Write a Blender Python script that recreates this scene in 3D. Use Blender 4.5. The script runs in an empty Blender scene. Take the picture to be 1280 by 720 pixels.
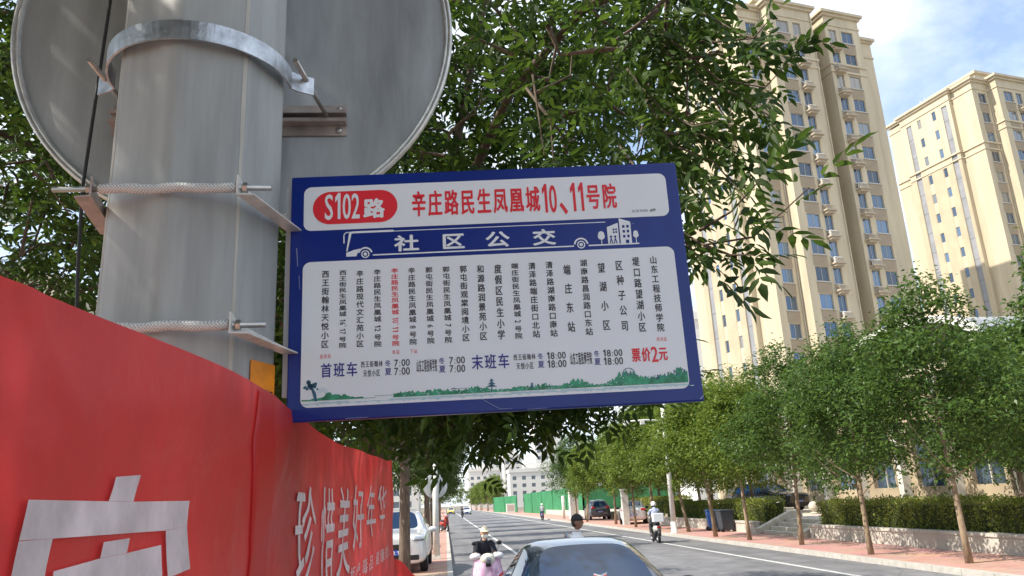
import bpy, bmesh, math, random
import numpy as np
from mathutils import Vector, Matrix
C = bpy.context.scene
COL = C.collection
R = math.radians
random.seed(7)

# ------------------------------------------------------------------ camera
F_PX, CAM_H = 960.0, 1.87
_up = Vector((-166, -3430, 960)).normalized()
_fw = Vector((-83, 273, 960)); _fw = (_fw - _fw.dot(_up) * _up).normalized()
_rt = _fw.cross(_up)
if _rt.x < 0: _rt = -_rt
cam_d = bpy.data.cameras.new('camera'); cam = bpy.data.objects.new('camera', cam_d); COL.objects.link(cam)
cam_d.sensor_width = 36; cam_d.lens = 36 * F_PX / 1280; cam_d.clip_start = 0.05; cam_d.clip_end = 4000
ax = Vector((_rt.x, _fw.x, _up.x)); ay = -Vector((_rt.y, _fw.y, _up.y)); az = -Vector((_rt.z, _fw.z, _up.z))
M4 = Matrix((ax, ay, az)).transposed().to_4x4(); M4.translation = (0, 0, CAM_H)
cam.matrix_world = M4
C.camera = cam
cam_d.dof.use_dof = False

# ------------------------------------------------------------------ light
SUN_EL, SUN_AZ = 47.0, 261.0          # azimuth clockwise from +Y (the street)
wd = bpy.data.worlds.new('World'); C.world = wd; wd.use_nodes = True
nt = wd.node_tree; nt.nodes.clear()
def wn(t, **k):
    n = nt.nodes.new(t)
    for a, b in k.items(): setattr(n, a, b)
    return n
out = wn('ShaderNodeOutputWorld'); bg = wn('ShaderNodeBackground'); bg.inputs['Strength'].default_value = 0.155
sky = wn('ShaderNodeTexSky', sky_type='NISHITA', sun_disc=False, sun_elevation=R(SUN_EL), sun_rotation=R(SUN_AZ), air_density=1.0, dust_density=0.6, ozone_density=1.6)
tc = wn('ShaderNodeTexCoord'); sep = wn('ShaderNodeSeparateXYZ'); nt.links.new(tc.outputs['Generated'], sep.inputs[0])
# project the view direction on a flat cloud deck
den = wn('ShaderNodeMath', operation='ADD'); den.inputs[1].default_value = 0.16; nt.links.new(sep.outputs['Z'], den.inputs[0])
dmx = wn('ShaderNodeMath', operation='MAXIMUM'); dmx.inputs[1].default_value = 0.08; nt.links.new(den.outputs[0], dmx.inputs[0])
dx = wn('ShaderNodeMath', operation='DIVIDE'); nt.links.new(sep.outputs['X'], dx.inputs[0]); nt.links.new(dmx.outputs[0], dx.inputs[1])
dy = wn('ShaderNodeMath', operation='DIVIDE'); nt.links.new(sep.outputs['Y'], dy.inputs[0]); nt.links.new(dmx.outputs[0], dy.inputs[1])
cmb = wn('ShaderNodeCombineXYZ'); nt.links.new(dx.outputs[0], cmb.inputs[0]); nt.links.new(dy.outputs[0], cmb.inputs[1])
nz = wn('ShaderNodeTexNoise'); nz.inputs['Scale'].default_value = 1.7; nz.inputs['Detail'].default_value = 7; nz.inputs['Roughness'].default_value = 0.55
nz.inputs['Distortion'].default_value = 0.35
mp = wn('ShaderNodeMapping'); mp.inputs['Location'].default_value = (3.35, 1.9, 0.0); nt.links.new(cmb.outputs[0], mp.inputs[0]); nt.links.new(mp.outputs[0], nz.inputs['Vector'])
rp = wn('ShaderNodeValToRGB'); rp.color_ramp.elements[0].position = 0.36; rp.color_ramp.elements[0].color = (0.16, 0.16, 0.16, 1); rp.color_ramp.elements[1].position = 0.57; rp.color_ramp.elements[1].color = (0.95, 0.95, 0.95, 1)
nt.links.new(nz.outputs['Fac'], rp.inputs[0])
mx = wn('ShaderNodeMixRGB'); nt.links.new(rp.outputs[0], mx.inputs[0]); nt.links.new(sky.outputs[0], mx.inputs[1]); mx.inputs[2].default_value = (4.6, 5.0, 5.5, 1)
nt.links.new(mx.outputs[0], bg.inputs['Color']); nt.links.new(bg.outputs[0], out.inputs[0])

sd = bpy.data.lights.new('sun', 'SUN'); sd.energy = 4.2; sd.angle = R(0.53); sd.color = (1.0, 0.93, 0.82)
sun = bpy.data.objects.new('sun', sd); COL.objects.link(sun)
sdir = Vector((math.sin(R(SUN_AZ)) * math.cos(R(SUN_EL)), math.cos(R(SUN_AZ)) * math.cos(R(SUN_EL)), math.sin(R(SUN_EL))))
sun.rotation_euler = sdir.to_track_quat('Z', 'Y').to_euler(); sun.location = (-30, -5, 40)

C.view_settings.view_transform = 'Standard'; C.view_settings.look = 'None'
C.view_settings.gamma = 1; C.view_settings.use_curve_mapping = False
C.view_settings.exposure = 0.85
C.render.engine = 'CYCLES'
C.cycles.max_bounces = 8; C.cycles.diffuse_bounces = 4; C.cycles.transparent_max_bounces = 8
C.cycles.sample_clamp_indirect = 8

# ------------------------------------------------------------------ materials
MATS = {}
def mat(name, col, rough=0.6, metal=0.0, var=0.0, vscale=8.0, bump=0.0, bscale=40.0, spec=0.5, trans=0.0, coat=0.0, col2=None, stretch=None, detail=5):
    if name in MATS: return MATS[name]
    m = bpy.data.materials.new(name); m.use_nodes = True
    n = m.node_tree.nodes; l = m.node_tree.links
    b = n['Principled BSDF']; b.inputs['Roughness'].default_value = rough; b.inputs['Metallic'].default_value = metal
    b.inputs['Specular IOR Level'].default_value = spec; b.inputs['Coat Weight'].default_value = coat; b.inputs['Coat Roughness'].default_value = 0.04
    c = (*col, 1)
    b.inputs['Base Color'].default_value = c
    src = None
    if var or bump or col2:
        t = n.new('ShaderNodeTexCoord'); v = t.outputs['Object']
        if stretch:
            mm = n.new('ShaderNodeMapping'); mm.inputs['Scale'].default_value = stretch; l.new(v, mm.inputs[0]); v = mm.outputs[0]
    if var or col2:
        x = n.new('ShaderNodeTexNoise'); x.inputs['Scale'].default_value = vscale; x.inputs['Detail'].default_value = detail; x.inputs['Roughness'].default_value = 0.6; l.new(v, x.inputs['Vector'])
        r = n.new('ShaderNodeValToRGB'); r.color_ramp.elements[0].position = 0.33; r.color_ramp.elements[1].position = 0.67
        lo = tuple(q * (1 - var) for q in col); hi = col2 if col2 else tuple(min(1, q * (1 + var)) for q in col)
        r.color_ramp.elements[0].color = (*lo, 1); r.color_ramp.elements[1].color = (*hi, 1)
        l.new(x.outputs['Fac'], r.inputs[0]); l.new(r.outputs[0], b.inputs['Base Color']); src = r.outputs[0]
    if bump:
        y = n.new('ShaderNodeTexNoise'); y.inputs['Scale'].default_value = bscale; y.inputs['Detail'].default_value = 4; l.new(v, y.inputs['Vector'])
        bp = n.new('ShaderNodeBump'); bp.inputs['Strength'].default_value = bump; bp.inputs['Distance'].default_value = 0.02; l.new(y.outputs['Fac'], bp.inputs['Height']); l.new(bp.outputs[0], b.inputs['Normal'])
    if trans:
        tr = n.new('ShaderNodeBsdfTranslucent'); ms = n.new('ShaderNodeMixShader'); ms.inputs[0].default_value = trans
        if src: l.new(src, tr.inputs[0])
        else: tr.inputs[0].default_value = c
        o = n['Material Output']; l.new(b.outputs[0], ms.inputs[1]); l.new(tr.outputs[0], ms.inputs[2]); l.new(ms.outputs[0], o.inputs[0])
    MATS[name] = m
    return m
def leafmat(name, a, b, trans=0.35, rough=0.42):
    """leaf colour differs leaf by leaf (random per loose piece)"""
    m = bpy.data.materials.new(name); m.use_nodes = True
    n = m.node_tree.nodes; l = m.node_tree.links; p = n['Principled BSDF']; p.inputs['Roughness'].default_value = rough
    p.inputs['Specular IOR Level'].default_value = 0.3
    g = n.new('ShaderNodeNewGeometry'); r = n.new('ShaderNodeValToRGB'); l.new(g.outputs['Random Per Island'], r.inputs[0])
    r.color_ramp.elements[0].color = (*a, 1); r.color_ramp.elements[1].color = (*b, 1)
    l.new(r.outputs[0], p.inputs['Base Color'])
    t = n.new('ShaderNodeBsdfTranslucent'); h = n.new('ShaderNodeHueSaturation'); h.inputs['Value'].default_value = 1.5; h.inputs['Hue'].default_value = 0.485; l.new(r.outputs[0], h.inputs['Color']); l.new(h.outputs[0], t.inputs[0])
    ms = n.new('ShaderNodeMixShader'); ms.inputs[0].default_value = trans
    l.new(p.outputs[0], ms.inputs[1]); l.new(t.outputs[0], ms.inputs[2]); l.new(ms.outputs[0], n['Material Output'].inputs[0])
    MATS[name] = m
    return m

# ------------------------------------------------------------------ mesh helpers
class MB:
    def __init__(s): s.v = []; s.f = []; s.sm = []
    def add(s, vs, fs, sm=False):
        k = len(s.v); s.v += [tuple(p) for p in vs]; s.f += [tuple(i + k for i in f) for f in fs]; s.sm += [sm] * len(fs)
        return s
    def box(s, x0, x1, y0, y1, z0, z1):
        return s.add([(x0,y0,z0),(x1,y0,z0),(x1,y1,z0),(x0,y1,z0),(x0,y0,z1),(x1,y0,z1),(x1,y1,z1),(x0,y1,z1)],
              [(0,3,2,1),(4,5,6,7),(0,1,5,4),(1,2,6,5),(2,3,7,6),(3,0,4,7)])
    def quad(s, a, b, c, d): return s.add([a,b,c,d], [(0,1,2,3)])
    def poly(s, pts): return s.add(pts, [tuple(range(len(pts)))])
    def prism(s, pts, off):
        n = len(pts); o = Vector(off)
        vs = [tuple(Vector(p)) for p in pts] + [tuple(Vector(p) + o) for p in pts]
        return s.add(vs, [tuple(range(n))[::-1], tuple(range(n, 2*n))] + [(i, (i+1) % n, (i+1) % n + n, i + n) for i in range(n)])
    def tube(s, pts, rad, n=8, cap=True, sm=True):
        pts = [Vector(p) for p in pts]; m = len(pts)
        if not hasattr(rad, '__len__'): rad = [rad] * m
        t0 = (pts[1] - pts[0]).normalized(); ref = Vector((0,0,1)) if abs(t0.z) < 0.9 else Vector((1,0,0))
        u = t0.cross(ref).normalized(); vs = []
        for i, p in enumerate(pts):
            t = ((pts[min(i+1, m-1)] - pts[max(i-1, 0)])).normalized()
            u = (u - u.dot(t) * t).normalized(); w = t.cross(u)
            for k in range(n):
                a = 2 * math.pi * k / n; vs.append(p + (u * math.cos(a) + w * math.sin(a)) * rad[i])
        fs = [(i*n+k, i*n+(k+1) % n, (i+1)*n+(k+1) % n, (i+1)*n+k) for i in range(m-1) for k in range(n)]
        s.add(vs, fs, sm)
        if cap:
            k = len(s.v) - m * n
            s.f += [tuple(k + i for i in range(n))[::-1], tuple(k + (m-1)*n + i for i in range(n))]; s.sm += [False, False]
        return s
    def lathe(s, prof, n=16, origin=(0,0,0), axis='Z', sm=True):
        vs = []; o = Vector(origin)
        for r, h in prof:
            for k in range(n):
                a = 2 * math.pi * k / n; p = (r * math.cos(a), r * math.sin(a), h)
                if axis == 'Y': p = (p[0], p[2], p[1])
                if axis == 'X': p = (p[2], p[0], p[1])
                vs.append(o + Vector(p))
        m = len(prof)
        return s.add(vs, [(i*n+k, i*n+(k+1) % n, (i+1)*n+(k+1) % n, (i+1)*n+k) for i in range(m-1) for k in range(n)], sm)
    def ell(s, c, r, nu=16, nv=10, fn=None, z0=-1.0, z1=1.0):
        vs = []; a0 = math.asin(z0); a1 = math.asin(z1)
        for j in range(nv + 1):
            ph = a0 + (a1 - a0) * j / nv
            for k in range(nu):
                a = 2 * math.pi * k / nu
                d = Vector((math.cos(ph) * math.cos(a), math.cos(ph) * math.sin(a), math.sin(ph)))
                p = Vector((d.x * r[0], d.y * r[1], d.z * r[2]))
                if fn: p = fn(d, p)
                vs.append(Vector(c) + p)
        return s.add(vs, [(j*nu+k, j*nu+(k+1) % nu, (j+1)*nu+(k+1) % nu, (j+1)*nu+k) for j in range(nv) for k in range(nu)], True)
    def move(s, k0, M): s.v[k0:] = [tuple(M @ Vector(p)) for p in s.v[k0:]]; return s
    def build(s, name, m, parent=None, world=False, bevel=0.0, smooth=None, subd=0):
        me = bpy.data.meshes.new(name)
        vs = s.v
        if world and parent is not None:
            L = parent.location; vs = [(p[0]-L[0], p[1]-L[1], p[2]-L[2]) for p in vs]
        me.from_pydata(vs, [], s.f); me.update()
        me.polygons.foreach_set('use_smooth', [bool(q) for q in s.sm] if smooth is None else [smooth] * len(s.f))
        if bevel:
            bm = bmesh.new(); bm.from_mesh(me)
            bmesh.ops.remove_doubles(bm, verts=bm.verts, dist=1e-5)
            bmesh.ops.bevel(bm, geom=[e for e in bm.edges if len(e.link_faces) == 2 and e.calc_face_angle(0) > 0.5], offset=bevel, segments=2, affect='EDGES', profile=0.6)
            bm.to_mesh(me); bm.free()
        me.materials.append(m)
        o = bpy.data.objects.new(name, me); COL.objects.link(o)
        if parent is not None: o.parent = parent
        return o
def npmesh(name, V, Fq, m, parent=None, smooth=False):
    """V (n,3) float array, Fq list of (k, idx array (nf,k))"""
    me = bpy.data.meshes.new(name)
    me.vertices.add(len(V)); me.vertices.foreach_set('co', np.ascontiguousarray(V, dtype=np.float32).ravel())
    loops = np.concatenate([f.ravel() for f in Fq]); tot = np.concatenate([np.full(len(f), f.shape[1], dtype=np.int32) for f in Fq])
    st = np.concatenate([[0], np.cumsum(tot)[:-1]])
    me.loops.add(len(loops)); me.loops.foreach_set('vertex_index', loops.astype(np.int32))
    me.polygons.add(len(tot)); me.polygons.foreach_set('loop_start', st.astype(np.int32)); me.polygons.foreach_set('loop_total', tot)
    if smooth: me.polygons.foreach_set('use_smooth', np.ones(len(tot), dtype=bool))
    me.update(calc_edges=True); me.validate()
    me.materials.append(m)
    o = bpy.data.objects.new(name, me); COL.objects.link(o)
    if parent is not None: o.parent = parent
    return o
def tag(o, label=None, cat=None, group=None, kind=None):
    if label: o['label'] = label
    if cat: o['category'] = cat
    if group: o['group'] = group
    if kind: o['kind'] = kind
    return o
def thing(name, label, cat, loc=(0,0,0), rz=0.0, group=None):
    o = bpy.data.objects.new(name, None); COL.objects.link(o); o.location = loc; o.rotation_euler = (0,0,rz); o.empty_display_size = 0.2
    return tag(o, label, cat, group)
def copy_tree(o, parent=None):
    c = o.copy(); COL.objects.link(c)
    if parent is not None: c.parent = parent
    for ch in list(o.children): copy_tree(ch, c)
    return c
def clone(o, loc, rz=None, label=None, scale=None):
    c = copy_tree(o); c.location = loc
    if rz is not None: c.rotation_euler = (0,0,rz)
    if label: c['label'] = label
    if scale: c.scale = scale if hasattr(scale, '__len__') else (scale,)*3
    return c
def struct(name, mb, m, **k): return tag(mb.build(name, m, **k), kind='structure')
def rrect(x0, x1, z0, z1, r, n=6):
    pts = []
    for cx, cz, a0 in ((x1-r, z1-r, 0), (x0+r, z1-r, 90), (x0+r, z0+r, 180), (x1-r, z0+r, 270)):
        for i in range(n + 1):
            a = R(a0 + 90 * i / n); pts.append((cx + r * math.cos(a), cz + r * math.sin(a)))
    return pts

# ------------------------------------------------------------------ lettering (Blender's own font)
GL = {}
def glyphs(chars, bold):
    todo = [c for c in dict.fromkeys(chars) if (c, bold) not in GL and c != ' ']
    obs = []
    for c in todo:
        cu = bpy.data.curves.new('glyph', 'FONT'); cu.body = c; cu.size = 1.0; cu.offset = min(bold, 0.006); cu.resolution_u = 3
        o = bpy.data.objects.new('glyph', cu); COL.objects.link(o); obs.append(o)
    if '1' in todo: GL[('1', bold)] = ([(.27,0),(.41,0),(.41,.727),(.29,.727),(.12,.60),(.12,.47),(.27,.57)], [(0,1,2,6),(2,3,4,5,6)])
    todo_ = [c for c in todo if c != '1']; obs = [o for c, o in zip(todo, obs) if c != '1'] if True else obs
    for o in [o for o in COL.objects if o.name.startswith('glyph') and o not in obs]: bpy.data.objects.remove(o)
    todo = todo_
    if obs:
        dg = bpy.context.evaluated_depsgraph_get(); dg.update()
        for c, o in zip(todo, obs):
            me = bpy.data.meshes.new_from_object(o.evaluated_get(dg))
            GL[(c, bold)] = ([tuple(v.co) for v in me.vertices], [tuple(p.vertices) for p in me.polygons])
            bpy.data.meshes.remove(me)
        for o in obs:
            cu = o.data; bpy.data.objects.remove(o); bpy.data.curves.remove(cu)
def bbox(c, bold):
    v = GL[(c, bold)][0]; xs = [p[0] for p in v]; ys = [p[1] for p in v]
    return min(xs), max(xs), min(ys), max(ys)
def iscjk(c): return ord(c) > 0x2E80 and c not in '、'
def put(out, c, bold, x0, x1, z0, z1, rot=False):
    """fit one character to a cell; out is a list of (points2d, faces)"""
    if c == ' ': return
    vs, fs = GL[(c, bold)]
    if iscjk(c): a0, a1, b0, b1 = REF[bold]; e = 0.04
    else:
        a0, a1, b0, b1 = bbox(c, bold); e = 0.0
        q = bbox('0', bold)
        if rot and c in '1I': a0, a1 = (a0+a1)/2-(q[1]-q[0])/2, (a0+a1)/2+(q[1]-q[0])/2
        if not rot:
            b0, b1 = q[2], q[3]
            if c in '1:、': a0, a1 = (a0 + a1) / 2 - (q[1]-q[0]) / 2, (a0 + a1) / 2 + (q[1]-q[0]) / 2
    pts = []
    for p in vs:
        s = (p[0] - a0) / (a1 - a0); t = (p[1] - b0) / (b1 - b0)
        if rot: s, t = t, 1 - s
        s = e + s * (1 - 2 * e); t = e + t * (1 - 2 * e)
        pts.append((x0 + s * (x1 - x0), z0 + t * (z1 - z0)))
    if bold > 0.004:
        k = (bold - 0.004) * min(z1 - z0, (x1-x0)*1.3) * 0.62; kx = k
        for i, (ox, oz) in enumerate(((-kx,0),(kx,0),(0,-k*.8),(0,k*.8))): out.append(([(p[0]+ox, p[1]+oz) for p in pts], fs, (i+1)*0.00003))
    else: out.append((pts, fs, 0.0))
REF = {}
def prep(chars, bold):
    glyphs('国0' + chars, bold); q = bbox('国', bold); dx = (q[1]-q[0]) * 0.07; dz = (q[3]-q[2]) * 0.05
    REF[bold] = (q[0]-dx, q[1]+dx, q[2]-dz, q[3]+dz)
WGT = {'、': 0.75, ':': 0.32, ' ': 0.35}
def hline(out, s, x0, x1, z0, z1, bold=0.0, dw=0.5, gap=0.08):
    prep(s, bold); w = [1.0 if iscjk(c) else WGT.get(c, dw) for c in s]; k = (x1 - x0) / sum(w); x = x0
    for c, q in zip(s, w):
        g = gap * k if iscjk(c) else 0.06 * k
        put(out, c, bold, x + g/2, x + q*k - g/2, z0, z1); x += q * k
def vcol(out, s, xc, w, ztop, zbot, bold=0.0):
    prep(s, bold); ws = [1.0 if iscjk(c) else {' ': 0.3, '、': 0.5}.get(c, 0.52) for c in s]; k = (ztop - zbot) / sum(ws); z = ztop
    for c, q in zip(s, ws):
        h = min(q * k * 0.94, w * 1.5 if iscjk(c) else 99); m = z - q * k / 2
        if c == '、': put(out, c, bold, xc + w*0.2, xc + w*0.5, m, m + h*0.4, True)
        elif iscjk(c): put(out, c, bold, xc - w/2, xc + w/2, m - h/2, m + h/2)
        else: put(out, c, bold, xc - w*0.36, xc + w*0.36, m - h*0.42, m + h*0.42, True)
        z -= q * k
def lay(out, fn):
    mb = MB()
    for pts, fs, dz in out:
        q = [Vector(fn(*p)) for p in pts]
        if dz:
            n = (Vector(fn(1,0)) - Vector(fn(0,0))).cross(Vector(fn(0,1)) - Vector(fn(0,0))).normalized()
            q = [p + n*dz for p in q]
        mb.add(q, fs)
    return mb

# ------------------------------------------------------------------ the setting
asph = mat('asphalt', (0.165,0.165,0.175), 0.85, var=0.2, vscale=1.3, bump=0.25, bscale=60)
def wear(m):
    n = m.node_tree.nodes; l = m.node_tree.links; p = n['Principled BSDF']; src = p.inputs['Base Color'].links[0].from_socket
    t = n.new('ShaderNodeTexCoord'); mp = n.new('ShaderNodeMapping'); mp.inputs['Scale'].default_value = (0.55,0.06,1); l.new(t.outputs['Object'], mp.inputs[0])
    a = n.new('ShaderNodeTexNoise'); a.inputs['Scale'].default_value = 1.6; a.inputs['Detail'].default_value = 6; l.new(mp.outputs[0], a.inputs['Vector'])
    r = n.new('ShaderNodeValToRGB'); r.color_ramp.elements[0].position = 0.3; r.color_ramp.elements[0].color = (.68,.68,.69,1); r.color_ramp.elements[1].position = 0.7; r.color_ramp.elements[1].color = (1.12,1.1,1.07,1); l.new(a.outputs['Fac'], r.inputs[0])
    v = n.new('ShaderNodeTexVoronoi'); v.feature = 'DISTANCE_TO_EDGE'; v.inputs['Scale'].default_value = 0.33; v.inputs['Randomness'].default_value = 1.0
    dn = n.new('ShaderNodeTexNoise'); dn.inputs['Scale'].default_value = 1.1; dn.inputs['Detail'].default_value = 5; l.new(t.outputs['Object'], dn.inputs['Vector'])
    ad = n.new('ShaderNodeVectorMath'); ad.operation = 'MULTIPLY_ADD'; ad.inputs[1].default_value = (0.9,0.9,0.9); l.new(dn.outputs['Color'], ad.inputs[0]); l.new(t.outputs['Object'], ad.inputs[2]); l.new(ad.outputs[0], v.inputs['Vector'])
    c = n.new('ShaderNodeValToRGB'); c.color_ramp.elements[0].position = 0.0; c.color_ramp.elements[0].color = (.45,.45,.45,1); c.color_ramp.elements[1].position = 0.006; c.color_ramp.elements[1].color = (1,1,1,1); l.new(v.outputs['Distance'], c.inputs[0])
    m1 = n.new('ShaderNodeMixRGB'); m1.blend_type = 'MULTIPLY'; m1.inputs[0].default_value = 1; l.new(src, m1.inputs[1]); l.new(r.outputs[0], m1.inputs[2])
    m2 = n.new('ShaderNodeMixRGB'); m2.blend_type = 'MULTIPLY'; m2.inputs[0].default_value = 0.8; l.new(m1.outputs[0], m2.inputs[1]); l.new(c.outputs[0], m2.inputs[2]); l.new(m2.outputs[0], p.inputs['Base Color'])
wear(asph)
earth = mat('earth', (0.16,0.14,0.10), 0.95, var=0.3, vscale=0.5)
conc = mat('kerb_stone', (0.42,0.40,0.36), 0.85, var=0.14, vscale=5, bump=0.2)
def brickmat(name, a, b, mortar, sx=1.0, rot=0.0, bw=0.2, rh=0.1):
    m = bpy.data.materials.new(name); m.use_nodes = True; n = m.node_tree.nodes; l = m.node_tree.links; p = n['Principled BSDF']; p.inputs['Roughness'].default_value = 0.85
    t = n.new('ShaderNodeTexCoord'); bt = n.new('ShaderNodeTexBrick'); bt.inputs['Scale'].default_value = sx; bt.inputs['Color1'].default_value = (*a,1); bt.inputs['Color2'].default_value = (*b,1); bt.inputs['Mortar'].default_value = (*mortar,1)
    bt.inputs['Brick Width'].default_value = bw; bt.inputs['Row Height'].default_value = rh; bt.inputs['Mortar Size'].default_value = 0.006
    mp = n.new('ShaderNodeMapping'); mp.inputs['Rotation'].default_value = (0,0,rot); l.new(t.outputs['Object'], mp.inputs[0]); l.new(mp.outputs[0], bt.inputs['Vector'])
    nz = n.new('ShaderNodeTexNoise'); nz.inputs['Scale'].default_value = 0.9; nz.inputs['Detail'].default_value = 6; l.new(t.outputs['Object'], nz.inputs['Vector'])
    mx = n.new('ShaderNodeMixRGB'); mx.blend_type = 'MULTIPLY'; mx.inputs[0].default_value = 0.55; l.new(bt.outputs['Color'], mx.inputs[1]); l.new(nz.outputs['Color'], mx.inputs[2])
    gm = n.new('ShaderNodeHueSaturation'); gm.inputs['Value'].default_value = 1.35; gm.inputs['Saturation'].default_value = 0.95; l.new(mx.outputs[0], gm.inputs['Color']); l.new(gm.outputs[0], p.inputs['Base Color'])
    MATS[name] = m; return m
paver = brickmat('red_paver', (0.42,0.20,0.16), (0.48,0.27,0.21), (0.30,0.23,0.19))
paverL = brickmat('left_paver', (0.40,0.20,0.16), (0.48,0.28,0.21), (0.26,0.2,0.17))
plazam = brickmat('plaza_tile', (0.5,0.45,0.37), (0.55,0.48,0.4), (0.3,0.27,0.23), bw=0.6, rh=0.6)
gmb = MB(); gmb.quad((-2000,-200,-0.03),(2000,-200,-0.03),(2000,3000,-0.03),(-2000,3000,-0.03)); struct('ground', gmb, earth)
KL, KR = 0.16, 10.55
rmb = MB(); rmb.quad((KL,-20,0),(KR,-20,0),(KR,420,0),(KL,420,0)); struct('road', rmb, asph)
struct('pavement_left', MB().box(-6,KL-0.15,-20,420,-0.02,0.12), paverL)
struct('pavement_right', MB().box(KR+0.15,17,-20,420,-0.02,0.12), paver)
for nm, a, b in (('kerb_left', KL-0.15, KL), ('kerb_right', KR, KR+0.15)):
    kb = MB()
    for i in range(-10, 140): kb.box(a, b, i*1.0+0.006, i*1.0+0.994, -0.02, 0.127)
    kb.box(a, b, 140.01, 420, -0.02, 0.127)
    struct(nm, kb, conc)
lm = mat('lane_paint', (0.60,0.60,0.58), 0.75, var=0.45, vscale=14, col2=(0.74,0.74,0.72), detail=8)
mk = MB()
for x in (2.67, 8.84): mk.quad((x-0.07,-20,0.004),(x+0.07,-20,0.004),(x+0.07,420,0.004),(x-0.07,420,0.004))
mk.quad((2.8,54,0.004),(8.7,54,0.004),(8.7,54.3,0.004),(2.8,54.3,0.004))
mk.quad((2.8,46.5,0.004),(8.7,46.5,0.004),(8.7,46.7,0.004),(2.8,46.7,0.004))
struct('lane_markings', mk, lm)
# raised plaza on the right, with the steps
PZ = 0.70
struct('plaza', MB().box(14.6,80,-20,28.9,-0.02,PZ-0.05).box(14.6,80,33.5,140,-0.02,PZ-0.01).box(15.0,80,28.9,33.5,-0.02,PZ), plazam)

# ------------------------------------------------------------------ trees
def leaf_proto(L, W):
    """one folded leaflet along +X: 8 verts"""
    V = np.array([(0,0,0),(0.33*L,0.5*W,0.10*W),(0.33*L,-0.5*W,0.10*W),(0.35*L,0,-0.06*W),(0.68*L,0.38*W,0.02*W),(0.68*L,-0.38*W,0.02*W),(0.68*L,0,-0.16*W),(L,0,-0.35*W)])
    T = np.array([(0,3,1),(0,2,3),(4,6,7),(6,5,7)]); Q = np.array([(1,3,6,4),(3,2,5,6)])
    return V, T, Q
def pinnate(L=0.2, leaf=0.085, W=0.031, pairs=3):
    Vs, Ts, Qs = [], [], []; k = 0
    V, T, Q = leaf_proto(leaf, W)
    spots = []
    for i in range(pairs):
        t = 0.3 + 0.5 * i / max(1, pairs-1)
        for s in (1, -1): spots.append((t*L, s*R(58 - 8*i), 0.92 + 0.1*(i == 1)))
    spots.append((L*0.98, 0.0, 1.1))
    for x, a, sc in spots:
        c, s = math.cos(a), math.sin(a); P = V * sc; dz = -0.10
        P = np.stack([c*P[:,0]-s*P[:,1] + x, s*P[:,0]+c*P[:,1], P[:,2] + dz*np.hypot(P[:,0],P[:,1])], 1)
        Vs.append(P); Ts.append(T+k); Qs.append(Q+k); k += len(V)
    return np.concatenate(Vs), np.concatenate(Ts), np.concatenate(Qs)
def scatter(protoVTQ, pos, xdir, up, scale):
    V, T, Q = protoVTQ; n = len(pos)
    x = xdir / np.linalg.norm(xdir, axis=1, keepdims=True); y = np.cross(up, x); y /= np.linalg.norm(y, axis=1, keepdims=True) + 1e-9; z = np.cross(x, y)
    P = pos[:,None,:] + scale[:,None,None] * (V[None,:,0,None]*x[:,None,:] + V[None,:,1,None]*y[:,None,:] + V[None,:,2,None]*z[:,None,:])
    off = (np.arange(n) * len(V))[:,None,None]
    res = []
    if T is not None and len(T): res.append((T[None] + off).reshape(-1, 3))
    if Q is not None and len(Q): res.append((Q[None] + off).reshape(-1, 4))
    return P.reshape(-1, 3), res
bark = mat('bark', (0.13,0.10,0.075), 0.95, var=0.4, vscale=14, bump=0.8, bscale=30, stretch=(1,1,0.25))
bark_pale = mat('pale_bark', (0.27,0.20,0.13), 0.95, var=0.35, vscale=10, bump=0.6, bscale=25, stretch=(1,1,0.3))
leaf_near = leafmat('ash_leaf', (0.018,0.046,0.009), (0.068,0.13,0.017), 0.42, 0.55)
leaf_mid = leafmat('street_leaf', (0.06,0.115,0.018), (0.17,0.235,0.035), 0.4)
leaf_dark = leafmat('dark_street_leaf', (0.035,0.08,0.018), (0.095,0.165,0.03), 0.36)
leaf_left = leafmat('left_leaf', (0.03,0.062,0.016), (0.07,0.12,0.028), 0.35)
leaf_lime = leafmat('lime_leaf', (0.07,0.12,0.02), (0.16,0.22,0.04), 0.4)
leaf_hedge = leafmat('hedge_leaf', (0.11,0.15,0.025), (0.28,0.31,0.06), 0.35)

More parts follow.
